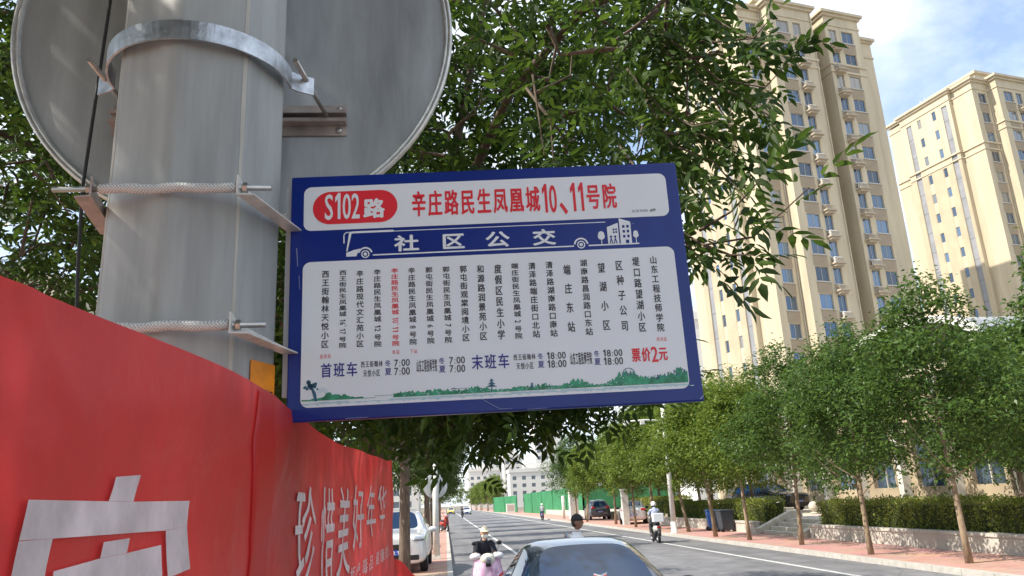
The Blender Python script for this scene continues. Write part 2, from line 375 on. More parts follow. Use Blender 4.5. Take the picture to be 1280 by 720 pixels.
PIN = pinnate(); 
def near_tree(name, label, base, ells, limbs, sprays, seed, trunk, group=None):
    rng = np.random.default_rng(seed)
    root = thing(name, label, 'tree', base, 0, group); B = np.array(base)
    tb = MB(); tb.tube(*trunk, n=12)
    pos, xd, br = [], [], MB()
    for L, r0 in limbs: tb.tube(L, [r0 + (0.012 - r0) * i / (len(L)-1) for i in range(len(L))], n=7)
    anchors = [np.array(p) for L, _ in limbs for p in L[1:]] + [np.array(p) for p in trunk[0][-3:]]
    for c, r, ncl, nl in ells:
        c, r = np.array(c), np.array(r)
        D = rng.normal(size=(ncl,3)); D /= np.linalg.norm(D, axis=1, keepdims=True)
        PP = c + D * r * rng.uniform(0.15, 1.0, (ncl,1)) ** 0.5
        AA = np.array(anchors); PP = PP[np.argsort(np.min(np.linalg.norm(PP[:,None]-AA[None], axis=2), axis=1))]
        for p in PP:
            ds = np.linalg.norm(np.array(anchors) - p, axis=1); a = anchors[int(np.argmin(ds))]; dv = p - a; ln = np.linalg.norm(dv); anchors.append(p)
            if ln > 0.05:
                mid = a + dv * 0.5 + np.array((0,0,0.10*ln)) + rng.normal(size=3) * 0.05
                br.tube([a, mid, p], [0.012, 0.007, 0.003], n=4, cap=False)
            dv = dv / (ln + 1e-6)
            for k in range(nl):
                t = rng.normal(size=3) * 0.9 + dv * 0.7; t[2] = t[2] * 0.55 - 0.25
                t /= np.linalg.norm(t); pos.append(p + rng.normal(size=3) * 0.13); xd.append(t)
    for S in sprays:
        S = [np.array(q) for q in S]; br.tube(S, [0.006 + (0.002-0.006) * i / (len(S)-1) for i in range(len(S))], n=5, cap=False)
        seg = np.concatenate([[0], np.cumsum([np.linalg.norm(S[i+1]-S[i]) for i in range(len(S)-1)])]); tot = seg[-1]; s = 0.02; side = 1
        while s <= tot + 0.001:
            i = min(np.searchsorted(seg, s, side='right') - 1, len(S)-2); f = (s - seg[i]) / (seg[i+1]-seg[i]); p = S[i] + (S[i+1]-S[i]) * f; d = (S[i+1]-S[i]) / (seg[i+1]-seg[i])
            w = np.cross(d, (0,0,1.0)) * side + rng.normal(size=3) * 0.35; t = d * 0.55 + w * 0.8; t[2] -= rng.uniform(0.0, 0.6)
            pos.append(p); xd.append(t / np.linalg.norm(t)); side = -side; s += rng.uniform(0.030, 0.052)
        pos.append(S[-1]); xd.append(S[-1]-S[-2])
    pos = np.array(pos); xd = np.array(xd); up = rng.normal(size=pos.shape) * 0.55 + np.array((0,0,1.0)); sc = rng.uniform(0.6, 1.2, len(pos)) * np.clip(0.76 + (pos[:,1] - 2.4) * 0.2, 0.76, 1.15)
    V, Fq = scatter(PIN, pos, xd, up, sc)
    tb.build('trunk', bark, root, world=True)
    br.build('branches', bark, root, world=True)
    npmesh('crown', V - B, Fq, leaf_near, root)
    return root
near_tree('ash_tree', 'large ash tree behind the bus sign, its leafy twigs hanging all round the board', (-0.55,6.5,0.1),
    [((0.1,5.9,4.5),(1.9,2.0,2.1),410,7), ((0.35,4.4,4.0),(1.15,1.5,1.25),115,7), ((0.35,5.2,2.78),(1.2,1.0,0.44),250,7), ((0.78,3.0,3.75),(0.55,0.7,0.75),52,6), ((-0.9,6.2,3.15),(0.9,1.0,0.9),110,7), ((-1.2,5.0,7.0),(2.6,2.6,1.1),260,7), ((-2.6,4.6,5.6),(1.3,2.2,1.3),150,7)],  # last two lobes are high crown added to shade the twigs below
    [([(-0.5,6.4,2.9),(-0.15,5.9,3.7),(0.08,5.6,4.34),(0.22,5.5,4.95),(0.41,5.4,5.84),(0.53,5.3,6.7)],0.06),
     ([(-0.5,6.4,3.2),(0.1,5.3,3.9),(0.45,4.2,4.3),(0.75,3.2,4.2),(0.87,2.75,3.95)],0.045),
     ([(-0.5,6.4,2.8),(0.0,5.6,3.0),(0.5,4.9,2.95),(0.9,4.6,2.8)],0.03),
     ([(-0.52,6.45,3.6),(-0.9,5.5,5.0),(-1.0,5.0,7.0)],0.05), ([(-0.5,6.5,3.4),(0.6,6.6,4.4),(1.3,6.5,5.2)],0.04)],
    [[(0.87,2.7,4.02),(1.01,2.5,3.68),(1.14,2.4,3.49),(1.25,2.3,3.41)], [(0.84,2.7,3.75),(0.98,2.5,3.40),(1.03,2.4,3.15),(1.04,2.35,3.01)],
     [(0.72,2.75,3.1),(0.80,2.6,2.86),(0.89,2.4,2.68),(1.02,2.3,2.67),(1.10,2.2,2.73),(1.16,2.15,2.78)], [(0.80,2.6,2.86),(0.85,2.45,2.70),(0.90,2.36,2.57)],
     [(0.87,2.7,3.75),(0.93,2.5,3.51),(1.02,2.4,3.31),(1.14,2.3,3.22),(1.22,2.28,3.30)], [(0.84,2.7,3.4),(0.89,2.6,3.15),(0.96,2.4,2.99),(1.02,2.3,2.80)],
     [(0.95,2.6,3.6),(1.05,2.45,3.5),(1.15,2.35,3.45),(1.20,2.3,3.5)], [(0.93,2.5,3.45),(1.02,2.4,3.42),(1.10,2.35,3.36)], [(0.98,2.4,3.3),(1.06,2.33,3.2),(1.13,2.28,3.1)], [(0.90,2.45,2.75),(0.98,2.35,2.78),(1.05,2.25,2.85)], [(0.89,2.4,2.68),(0.95,2.33,2.62),(1.0,2.27,2.6)], [(0.86,2.6,3.2),(0.95,2.45,3.12),(1.05,2.35,2.98)],
     [(0.80,2.8,3.6),(0.86,2.6,3.3),(0.92,2.45,3.15),(0.99,2.35,3.12)], [(0.76,2.9,3.3),(0.80,2.65,3.0),(0.84,2.5,2.9)],
     [(0.85,3.3,4.0),(0.95,3.15,3.95),(1.04,3.0,3.96),(1.12,2.9,4.05)], [(0.87,2.75,3.95),(1.0,2.6,3.9),(1.12,2.5,3.85)]],
    3, ([(-0.55,6.5,0.05),(-0.56,6.5,1.5),(-0.55,6.48,2.4),(-0.5,6.42,3.2),(-0.5,6.4,4.2),(-0.42,6.3,5.6),(-0.4,6.2,7.5)], [0.17,0.135,0.125,0.11,0.09,0.06,0.02]))
near_tree('ash_tree', 'dark leafy ash tree at the left edge, behind the round metal disc', (-4.3,3.2,0.1),
    [((-3.7,4.7,4.3),(1.9,2.4,2.5),420,7), ((-3.2,1.0,5.6),(2.3,2.2,1.5),210,7), ((-2.2,6.6,3.6),(1.2,1.4,1.6),90,6), ((-2.5,1.05,4.7),(1.4,1.3,1.0),430,7)],  # second and last lobes: unseen crown added to keep sun off the pole
    [([(-4.25,3.3,2.8),(-3.8,4.2,3.6),(-3.3,5.0,4.6),(-2.6,6.2,4.6)],0.06), ([(-4.25,3.2,3.2),(-3.7,2.0,4.6),(-3.2,1.0,5.8)],0.06), ([(-4.25,3.3,3.0),(-4.6,5.0,4.2),(-4.4,5.8,5.6)],0.05)],
    [], 5, ([(-4.3,3.2,0.05),(-4.3,3.2,1.6),(-4.25,3.25,3.0),(-4.2,3.4,4.5),(-4.0,3.5,6.0)], [0.18,0.14,0.12,0.08,0.03]))

CL = (np.array([(0,0,0),(0.45,0.5,0.08),(1,0,-0.2),(0.45,-0.5,0.08)]), None, np.array([(0,1,2,3)]))
def tree_mesh(seed, H, Rc, zb, ncl, nl, ll, lw, lean=0.0, tr=0.08, shape='ovoid'):
    """returns trunk MB and leaf arrays of one street tree standing at the origin"""
    rng = np.random.default_rng(seed); tb = MB()
    lx, ly = rng.normal() * lean, rng.normal() * lean
    tp = [(lx*t + 0.04*math.sin(5*t), ly*t + 0.04*math.cos(4*t), t*H*0.86) for t in (0, 0.12, 0.25, 0.4, 0.6, 0.8, 1.0)]
    tb.tube(tp, [tr*1.25, tr, tr*0.9, tr*0.75, tr*0.5, tr*0.28, 0.008], n=8)
    an = []
    for i in range(11):
        t = rng.uniform(0.28, 0.85); z = t * H * 0.86; a = i * 2.4 + rng.uniform(-.4,.4)
        ln = Rc * (1.0 - 0.55 * t) * rng.uniform(0.7, 1.05)
        p0 = Vector((lx*t, ly*t, z)); p1 = p0 + Vector((math.cos(a)*ln*0.5, math.sin(a)*ln*0.5, ln*0.35)); p2 = p0 + Vector((math.cos(a)*ln, math.sin(a)*ln, ln*0.85))
        tb.tube([p0, p1, p2], [tr*0.35, tr*0.2, 0.006], n=5, cap=False); an += [np.array(p1), np.array(p2)]
    an = np.array(an); pos = []; xd = []; scl = []
    hh = (H - zb) / 2; cz = zb + hh
    lob = rng.uniform(0, 6.28, 6)
    for _ in range(ncl):
        d = rng.normal(size=3); d /= np.linalg.norm(d); a = math.atan2(d[1], d[0])
        rr = rng.uniform(0.1, 1.0) ** 0.45 * (1 + 0.20*math.sin(3*a + lob[0]) * (1-abs(d[2])) + 0.16*math.sin(5*d[2] + lob[1] + a))
        zz = d[2] * hh * rr; w = 1.0 if shape != 'ovoid' else (1.08 - 0.38 * (zz / hh))
        p = np.array((d[0]*Rc*rr*w + lx*0.6, d[1]*Rc*rr*w + ly*0.6, cz + zz))
        r = rng.uniform(0.16, 0.40)
        n = int(nl * rng.uniform(0.6, 1.4)); q = rng.normal(size=(n,3)) * r * np.array((0.62,0.62,0.5))
        pos.append(p + q); t = q / (np.linalg.norm(q, axis=1, keepdims=True) + 1e-6) + rng.normal(size=(n,3)) * 0.6; t[:,2] = t[:,2]*0.6 - 0.2; xd.append(t)
    # feathery upright leader shoots
    for _ in range(9):
        a = rng.uniform(0, 6.28); ra = rng.uniform(0, 0.55) * Rc; p = np.array((math.cos(a)*ra, math.sin(a)*ra, H - (ra/Rc)**2 * hh * 0.8 - 0.15)); n = int(nl*0.9)
        q = rng.normal(size=(n,3)) * np.array((0.13,0.13,0.32)); pos.append(p + q); t = rng.normal(size=(n,3)); t[:,2] = 0.3; xd.append(t)
    pos = np.concatenate(pos); xd = np.concatenate(xd); up = rng.normal(size=pos.shape) * 0.6 + np.array((0,0,1.0))
    V = CL[0] * np.array((ll, lw, ll)); sc = rng.uniform(0.5, 1.35, len(pos))
    P, Fq = scatter((V, None, CL[2]), pos, xd, up, sc)
    return tb, P, Fq
def street_tree(name, label, seed, lm_, bk, group, **k):
    tb, P, Fq = tree_mesh(seed, **k)
    root = thing(name, label, 'tree', (0,0,0), 0, group)
    tb.build('trunk', bk, root); npmesh('crown', P, Fq, lm_, root)
    return root
GR = 'young street trees along the right pavement'
varR = [street_tree('street_tree', 'x', 11 + i, leaf_mid if i in (1,2) else leaf_dark, bark_pale, GR, H=H, Rc=rc, zb=zb, ncl=320, nl=56, ll=0.138, lw=0.066, lean=0.25) for i, (H, rc, zb) in enumerate(((7.2,2.2,2.2),(6.7,1.8,1.9),(6.2,1.75,2.0),(7.2,2.0,2.3)))]
varF_end = None
posR = [(11.5,17.05,0,'street tree nearest on the right pavement, its trunk rising before the long hedge wall',0.88,0.1),
        (11.2,20.6,3,'second tree from the right edge, slim leaning trunk in front of the trimmed hedge',0.84,2.0),
        (11.5,25.5,0,'dark trunked tree on the red pavement just right of the stone steps',0.88,4.0),
        (11.35,29.4,1,'tree with pale trunk standing in front of the stone steps',0.92,1.2),
        (11.15,32.8,2,'tree at the pavement edge before the blue bins',1.02,5.0),
        (11.8,38.5,2,'tree just right of the white helmet rider, close behind the white roadside pole',1.0,3.1),
        (11.5,43.6,1,'tree seen just left of the white roadside pole',1.12,0.7),
        (11.4,47.6,1,'thin trunked tree that stands in front of the parked white sedan',0.95,2.6),
        (11.7,54.8,2,'tree between the white sedan and the dark parked car',1.08,5.5),
        (11.5,64.6,2,'tree right in front of the dark parked car with its thin trunk',1.05,1.9),
        (11.6,70.5,0,'dense tree before the corner of the green site fence',1.05,0.4)]
used = set()
def place(v, i, loc, label, s, rz):
    if (id(v), i) not in used: used.add((id(v), i)); t = v[i]; t.location = loc; t.rotation_euler = (0,0,rz); t['label'] = label; t.scale = (s,)*3
    else: t = clone(v[i], loc, rz, label, s)
    return t
for x, y, i, lb, s, rz in posR: place(varR, i, (x, y, 0.12), lb, s, rz)
# garden trees behind the hedge, on the plaza
GP = 'trees between the hedge and the tower foot'
varP = [street_tree('garden_tree', 'x', 31 + i, leaf_dark if i else leaf_lime, bark, GP, H=H, Rc=rc, zb=zb, ncl=430, nl=52, ll=0.165, lw=0.08, lean=0.2, tr=0.1) for i, (H, rc, zb) in enumerate(((7.6,2.6,1.6),(8.2,2.8,1.2),(7.4,2.6,1.4)))]
for x, y, i, lb, s, rz in [(17.2,18.0,1,'full green tree at the far right edge, rising behind the hedge',0.98,0.3), (18.8,24.5,2,'dark green tree behind the middle of the long hedge',0.86,1.1), (19.5,36.0,1,'tall tree shading the parked black car on the plaza',0.9,2.4),
        (16.2,41.0,0,'yellow green tree behind the blue bins',0.95,0.9), (16.6,48.5,0,'yellow green bushy tree seen at the right edge of the bus sign',1.12,2.2), (18.2,56.0,2,'tree behind the parked white sedan',1.05,4.2), (17.4,64.0,0,'yellow green tree farther down behind the dark parked car',1.15,5.1), (22.0,29.0,2,'dark tree close to the wall, behind the steps',0.85,3.0), (22.6,16.0,1,'broad dark tree in the right corner far behind the hedge',1.0,4.4), (16.8,73.0,2,'tree rising over the corner of the green fence',1.1,2.2)]:
    place(varP, i, (x, y, PZ - 0.02 if y < 80 else 0.1), lb, s, rz)
# left row
GLt = 'street trees along the left pavement'
varL = [street_tree('pavement_tree', 'x', 51 + i, leaf_left, bark, GLt, H=H, Rc=rc, zb=zb, ncl=330, nl=50, ll=0.165, lw=0.075, lean=0.15, tr=0.115, shape='round') for i, (H, rc, zb) in enumerate(((9.5,2.2,2.7),(9.0,2.0,2.5),(9.8,2.1,2.6)))]
for x, y, i, lb, s, rz in [(-0.80,15.6,0,'dark trunked tree standing right in front of the white parked car',1.0,0.4), (-0.70,31.5,1,'tree whose trunk stands against the pale post with the round sign',1.0,1.7), (-0.9,-3.2,2,'unseen street tree behind the camera, added for shade',1.15,0.9), (-2.1,-1.3,0,'unseen tree beside and behind the camera, added for shade',1.38,2.2), (-4.2,-5.5,1,'unseen garden side tree behind the camera, added for shade',1.3,4.2), (-3.0,-9.5,2,'unseen street tree farther behind the camera, added for shade',1.1,5.1), (-3.6,10.5,2,'dense dark tree behind the far end of the red banner',1.0,3.0), (-3.4,20.0,1,'dark tree behind the white parked car',1.0,5.0),  # four unseen trees behind the camera, added to shade the foreground
        (-0.7,39.0,2,'left row tree just past the pale post',1.0,0.5), (-0.7,47.0,0,'left row tree second past the pale post',0.98,2.9), (-0.6,56.0,1,'left row tree third past the pale post',1.0,4.6), (-0.7,66.0,2,'left row tree fourth past the pale post',1.0,1.3), (-0.7,78.0,0,'left row tree fifth past the pale post',1.0,3.7), (-0.7,92.0,1,'left row tree sixth past the pale post',1.0,5.6), (-0.8,110.0,2,'left row tree seventh past the pale post',1.0,2.0), (-1.0,132.0,0,'left row tree farthest down the street',1.0,2.5)]:
    place(varL, i, (x, y, 0.12), lb, s, rz)
GF = 'far trees along the right side of the street'
varF = [street_tree('distant_tree', 'small pale green tree in the far row past the green site fence', 71 + i, leaf_lime, bark_pale, GF, H=7.5, Rc=2.2, zb=1.6, ncl=80, nl=40, ll=0.26, lw=0.13, lean=0.2, shape='round') for i in range(2)]
for k in range(13):
    place(varF, k % 2, (11.2 + (k % 3)*0.8 - k*0.15, 178 + k*9.5, 0.1), 'small pale green tree in the far row past the green site fence', 1.0 + 0.08*(k % 3), k*1.3)
for k in range(5):
    t = clone(varF[k % 2], (19 + k*4.5, 118 + (k % 2)*14 + k*3, 0), k*2.1, ['bushy tree top over the left end of the green fence','pale tree top over the middle of the green fence','tree top over the fence beside its right corner','tree behind the fence corner, partly hidden','tree farthest right behind the green fence'][k], 1.15); t['group'] = 'trees behind the green fence'

# ------------------------------------------------------------------ hedges, planter walls, steps
wallm = mat('planter_concrete', (0.50,0.47,0.41), 0.85, var=0.12, vscale=1.6, bump=0.2, bscale=30)
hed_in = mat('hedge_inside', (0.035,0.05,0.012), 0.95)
def hedge(label, x0, x1, y0, y1, z0, z1, dens, leafm=None, seed=0, ll=0.07):
    rng = np.random.default_rng(seed); root = thing('hedge', label, 'hedge', ((x0+x1)/2,(y0+y1)/2,z0), 0, 'hedges along the planter walls'); L = np.array(root.location)
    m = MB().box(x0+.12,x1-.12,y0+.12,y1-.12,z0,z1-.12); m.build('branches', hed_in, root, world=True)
    P = []
    for face in range(5):
        A = ((y1-y0)*(z1-z0), (y1-y0)*(z1-z0)*.3, (x1-x0)*(z1-z0), (x1-x0)*(z1-z0), (x1-x0)*(y1-y0))[face]; n = int(A*dens)
        u, v, w = rng.uniform(0,1,n), rng.uniform(0,1,n), np.abs(rng.normal(size=n))*0.06
        sx, sy, sz = x0+u*(x1-x0), y0+v*(y1-y0), z0+rng.uniform(0,1,n)*(z1-z0)
        if face == 0: p = np.stack([x0+w, sy, sz], 1)
        elif face == 1: p = np.stack([x1-w, sy, sz], 1)
        elif face == 2: p = np.stack([sx, y0+w, sz], 1)
        elif face == 3: p = np.stack([sx, y1-w, sz], 1)
        else: p = np.stack([sx, sy, z1-w+0.02], 1)
        bump = 0.085*np.sin(p[:,1]*3.1+1)*np.cos(p[:,1]*1.27) + 0.05*np.sin(p[:,1]*17+p[:,0]*11) + 0.04*np.sin(p[:,1]*9.0+p[:,2]*4)
        p[:,2] += bump*(p[:,2]-z0)/(z1-z0); p[:,0] += bump*0.8
        P.append(p)
    P = np.concatenate(P); n = len(P); xd = rng.normal(size=(n,3)); xd[:,0] -= .5; xd[:,2] += 0.7
    V, Fq = scatter((CL[0]*np.array((ll,ll*.6,ll)),None,CL[2]), P - L, xd, rng.normal(size=(n,3)), rng.uniform(.6,1.3,n))
    npmesh('foliage', V, Fq, leafm or leaf_hedge, root)
def planter(label, y0, y1, x=13.35, zt=0.60):
    root = thing('planter_wall', label, 'wall', (x,(y0+y1)/2,0.12), 0, 'planter walls along the right pavement')
    b = MB(); yy = y0
    while yy < y1 - 0.05:
        e = min(yy + 2.4, y1); b.box(x, x+0.25, yy+0.004, e-0.004, 0.11, zt-0.09); yy = e
    b.build('wall_blocks', wallm, root, world=True, bevel=0.008)
    c = MB(); yy = y0
    while yy < y1 - 0.05:
        e = min(yy + 1.2, y1); c.box(x-0.035, x+0.30, yy+0.003, e-0.003, zt-0.088, zt); yy = e
    c.build('coping', wallm, root, world=True, bevel=0.012)
planter('long pale planter wall under the hedge at the right edge', 10, 28.7)
planter('planter wall farther off, left of the steps and behind the bins', 34.0, 49.5)
struct('planter_soil', MB().box(13.6,14.6,9,28.7,0.0,0.54).box(13.6,14.6,34.0,49.5,0.0,0.54), earth)
hedge('long trimmed hedge on the planter wall at the right', 13.68, 15.0, 10, 28.6, 0.50, 1.36, 420, seed=1)
hedge('clipped hedge behind the blue bins, left of the steps', 13.9, 15.0, 34.1, 41.0, 0.50, 1.45, 240, seed=2, ll=0.09)
hedge('yellow leaved low hedge past the blue bins', 13.9, 15.0, 41.6, 50, 0.50, 1.4, 200, leafm=leaf_lime, seed=3, ll=0.1)
hedge('green hedge behind the parked white sedan', 15.2, 16.2, 51, 66, 0.1, 1.7, 120, seed=4, ll=0.12)
stone = mat('step_stone', (0.52,0.48,0.40), 0.8, var=0.2, vscale=3)
st = thing('stone_steps', 'pale stone steps leading up from the red pavement', 'steps', (13.4,31.2,0.12))
sb = MB()
for i in range(4): sb.box(13.35+0.34*i, 15.0, 29.2, 33.1, 0.11 if i == 0 else 0.12+0.145*i+0.001, 0.12+0.145*(i+1))
sb.build('treads', stone, st, world=True, bevel=0.012)
for y in (28.8, 33.12):
    MB().prism([(13.0,y,0.11),(15.2,y,0.11),(15.2,y,1.0),(14.7,y,1.0),(13.25,y,0.36),(13.0,y,0.36)], (0,0.36,0)).build('cheek_wall', stone, st, world=True, bevel=0.015)
for nm, (x, y) in {'stone ball bollard beside the hedge end at the top of the steps': (17.6,37.0), 'stone ball bollard in front of the black car on the plaza': (17.4,40.6)}.items():
    b = thing('ball_bollard', nm, 'bollard', (x,y,PZ), 0, 'stone ball bollards on the plaza')
    MB().lathe([(0.0,0),(0.2,0),(0.2,0.06),(0.12,0.1),(0.0,0.1)], 20).build('foot', stone, b)
    MB().ell((0,0,0.33), (0.25,0.25,0.25), 20, 12).build('ball', stone, b)
# ------------------------------------------------------------------ lamp pole, round sign, bus sign
PX, PY = -0.508, 1.55
def steel(name, col, rough, metal, streak=(6,6,0.6), var=0.25, extra=0.0):
    return mat(name, col, rough, metal, var=var, vscale=3.0, bump=extra, bscale=70, stretch=streak)
pole_m = steel('painted_pole', (0.31,0.325,0.315), 0.45, 0.0, streak=(5,5,0.5), var=0.2, extra=0.02)
stain_m = mat('rust_stain', (0.37,0.36,0.315), 0.6, var=0.25, vscale=6, stretch=(8,8,0.7))
galv = mat('galvanised', (0.50,0.52,0.54), 0.38, 0.85, var=0.35, vscale=22, bump=0.08, bscale=90)
zinc = mat('zinc_bolt', (0.46,0.45,0.42), 0.35, 0.9, var=0.2, vscale=30)
alu = mat('disc_metal', (0.50,0.52,0.53), 0.36, 0.6, var=0.28, vscale=2.6, bump=0.03, bscale=30, stretch=(2.2,1,0.45))
alu_e = mat('rim_metal', (0.62,0.62,0.58), 0.4, 0.5, var=0.2, vscale=25)
primer = mat('bracket_primer', (0.36,0.31,0.28), 0.6, 0.2, var=0.3, vscale=14)
pole = thing('lamp_pole', 'thick grey octagonal steel pole in the foreground carrying the signs', 'pole', (PX,PY,0.12))
R8 = 0.176; oct_ = []
for k in range(8):
    a = -math.pi/2 + k*math.pi/4; p = Vector((math.cos(a), math.sin(a)))*R8; q0 = Vector((math.cos(a-math.pi/4), math.sin(a-math.pi/4)))*R8; q1 = Vector((math.cos(a+math.pi/4), math.sin(a+math.pi/4)))*R8
    for t in (0.0,0.25,0.5,0.75,1.0):
        s0 = p + (q0-p)*0.12; s1 = p + (q1-p)*0.12; m_ = (1-t)**2*s0 + 2*t*(1-t)*p + t*t*s1; oct_.append(m_)
pm = MB(); n8 = len(oct_); zs = [0.0,1.0,1.6,2.2,2.8,3.4,4.5,9.0]
vs = [(p.x*(1-0.03*z/9), p.y*(1-0.03*z/9), z) for z in zs for p in oct_]
pm.add(vs, [(j*n8+i, j*n8+(i+1)%n8, (j+1)*n8+(i+1)%n8, (j+1)*n8+i) for j in range(len(zs)-1) for i in range(n8)], True)
pm.build('shaft', pole_m, pole)
for k, (a, b) in enumerate(((-0.004,0.004),(-0.0035,0.003))):
    vv = Vector((math.cos(-math.pi/4 - (k*math.pi/2)), math.sin(-math.pi/4 - (k*math.pi/2)), 0)); tt = Vector((-vv.y, vv.x, 0)); sm_ = MB(); z = 1.2; jr = random.Random(9+k)
    ring_ = []
    while z < 4.6: w = jr.uniform(0.6,1.3); o1 = jr.uniform(-.0015,.0015); ring_.append(((vv*(R8*0.983*(1-0.03*z/9)) + tt*(a*w+o1)), (vv*(R8*0.983*(1-0.03*z/9)) + tt*(b*w+o1)), z)); z += jr.uniform(0.06,0.2)
    for r0, r1 in zip(ring_[:-1], ring_[1:]): sm_.quad((r0[0].x,r0[0].y,r0[2]),(r0[1].x,r0[1].y,r0[2]),(r1[1].x,r1[1].y,r1[2]),(r1[0].x,r1[0].y,r1[2]))
    sm_.build('edge_stain', stain_m, pole)
MB().box(-0.28,0.28,-0.28,0.28,0.0,0.03).build('base_plate', pole_m, pole, bevel=0.004)
# orange number plate on the right-hand face
va = Vector((R8*math.cos(-math.pi/4), R8*math.sin(-math.pi/4), 0)); vb = Vector((R8, 0, 0)); e = (vb-va).normalized(); nn = Vector((e.y, -e.x, 0))
def onface(s, z, off): p = va + e*s + nn*off; return (p.x, p.y, z)
w8 = (vb-va).length
MB().prism([onface(w8*0.40,1.66,0.001),onface(w8*0.97,1.66,0.001),onface(w8*0.97,2.035,0.001),onface(w8*0.40,2.035,0.001)], nn*0.0015).build('number_plate', mat('orange_plate',(0.80,0.27,0.012),0.45,var=0.15,vscale=20), pole)
o_ = []; hline(o_, '黄河区路灯', w8*0.45, w8*0.92, 1.952, 1.985, 0.02)
o2 = []; hline(o2, '0213', w8*0.47, w8*0.9, 1.80, 1.88, 0.03)
lay(o_, lambda s, z: onface(s, z, 0.004)).build('plate_lettering', mat('black_print',(0.015,0.015,0.02),0.5), pole)

tsn = thing('traffic_sign', 'back of a large round metal traffic sign clamped behind the grey pole', 'sign', (-0.511,1.80,3.095))
d = MB(); d.lathe([(0.0,0.0),(0.2,0.0),(0.4,0.0005),(0.538,0.001)], 96, axis='Y', sm=True); d.build('disc', alu, tsn)
d = MB(); d.lathe([(0.537,0.0012),(0.5385,-0.010),(0.543,-0.012),(0.546,-0.006),(0.549,-0.012),(0.556,-0.010),(0.5575,0.004),(0.550,0.012)], 96, axis='Y'); d.build('rim', alu_e, tsn)
d = MB(); d.lathe([(0.0,0.004),(0.55,0.006)], 96, axis='Y'); d.build('face', mat('sign_face',(0.65,0.65,0.66),0.5), tsn)
for zc in (-0.268, 0.30):
    ch = MB(); x0, x1 = -0.29, 0.283
    ch.box(x0,x1,-0.006,-0.002,zc-0.042,zc+0.042); ch.box(x0,x1,-0.030,-0.0062,zc+0.012,zc+0.016); ch.box(x0,x1,-0.030,-0.0062,zc-0.016,zc-0.012)
    ch.box(x0,x1,-0.034,-0.0302,zc+0.007,zc+0.016); ch.box(x0,x1,-0.034,-0.0302,zc-0.016,zc-0.007)
    c = ch.build('rail', primer, tsn)
    rv = MB()
    for x in (x0+0.02, x1-0.02):
        for z in (zc+0.029, zc-0.029): rv.lathe([(0.008,-0.006),(0.0075,-0.010),(0.004,-0.0115),(0,-0.0115)], 10, (x,0,z), 'Y')
    rv.build('rivets', zinc, c)
    # strap round the pole: arc at the front, ears at the sides
    zz = zc - 0.032; sp = []; cx, cy = 0.003, PY-1.80
    for i in range(41):
        a = R(-190 + 200*i/40) if False else R(180 + 180*i/40); sp.append((cx + 0.186*math.cos(a), cy + 0.186*math.sin(a)))
    sp = [(sp[0][0]-0.045, sp[0][1]+0.03), (sp[0][0]-0.012, sp[0][1]+0.012)] + sp + [(sp[-1][0]+0.012, sp[-1][1]+0.012), (sp[-1][0]+0.045, sp[-1][1]+0.03)]
    sb_ = MB(); n = len(sp); h = 0.021
    inn = []
    for i, p in enumerate(sp):
        t = Vector(sp[min(i+1,n-1)]) - Vector(sp[max(i-1,0)]); t.normalize(); nn2 = Vector((t.y,-t.x)); inn.append((Vector(p) + nn2*0.0045))
    vs = [(p[0],p[1],zz-h) for p in sp] + [(p[0],p[1],zz+h) for p in sp] + [(p.x,p.y,zz+h) for p in inn] + [(p.x,p.y,zz-h) for p in inn]
    fs = []
    for i in range(n-1):
        for a_, b_ in ((0,1),(1,2),(2,3),(3,0)): fs.append((a_*n+i, a_*n+i+1, b_*n+i+1, b_*n+i))
    fs += [(0,n,2*n,3*n),(n-1,2*n-1,3*n-1,4*n-1)]
    sb_.add(vs, fs, False); sb_.build('strap', galv, tsn)
    for sx in (-1, 1):
        b_ = MB(); x = cx + sx*0.222; p0 = Vector((x-0.012*sx, cy-0.075, zz+0.004)); p1 = Vector((x+0.012*sx, -0.02, zc))
        b_.tube([p0, p0+(p1-p0)*0.5, p1], 0.0058, 10); q = p0+(p1-p0)*0.36
        b_.tube([q, q+(p1-p0)*0.05], 0.0115, 6, sm=False); b_.build('bolt', zinc, tsn)

# --- bus stop sign board
sgn = thing('bus_sign', 'blue and white bus route board clamped to the grey pole by threaded rods', 'sign', (0.105,1.54,2.3065))
sgn.rotation_euler = (0, -0.0088, R(-3.2))
blue = mat('sign_blue', (0.004,0.022,0.205), 0.30, var=0.12, vscale=5, spec=0.45)
white_p = mat('sign_white', (0.76,0.80,0.84), 0.33, var=0.03, vscale=3, spec=0.45)
red_p = mat('print_red', (0.72,0.02,0.035), 0.4); blk_p = mat('print_black', (0.02,0.02,0.028), 0.4); navy_p = mat('print_navy', (0.03,0.03,0.25), 0.4)
grn_p = mat('print_green', (0.03,0.33,0.15), 0.4, var=0.5, vscale=60, col2=(0.05,0.40,0.22)); teal_p = mat('print_teal', (0.42,0.62,0.66), 0.4); dk_p = mat('print_dark_teal', (0.03,0.12,0.20), 0.4)
MB().box(-0.416,0.416,-0.009,0.009,-0.261,0.261).build('panel', blue, sgn, bevel=0.003)
MB().box(-0.431,0.40,0.0105,0.022,-0.208,0.246).build('backing_board', mat('back_white',(0.62,0.63,0.65),0.5), sgn, bevel=0.002)
def nz_(x, z): return (x*0.001, ((z - (-2.2+0.0088*x)) / (261+0.0096*x)) * 0.261)
def flat(y): return lambda x, z: (x, -0.009 + y, z)
def plate(pts, y): return MB().poly([(p[0]*0.001, -0.009+y, p[1]*0.001) for p in pts])
hp = rrect(-388.5,390,137,236,16); lp = rrect(-388.5,390,-234,68,16)
plate(hp, -0.0006).build('header_plate', white_p, sgn)
plate(lp, -0.0006).build('route_plate', white_p, sgn)
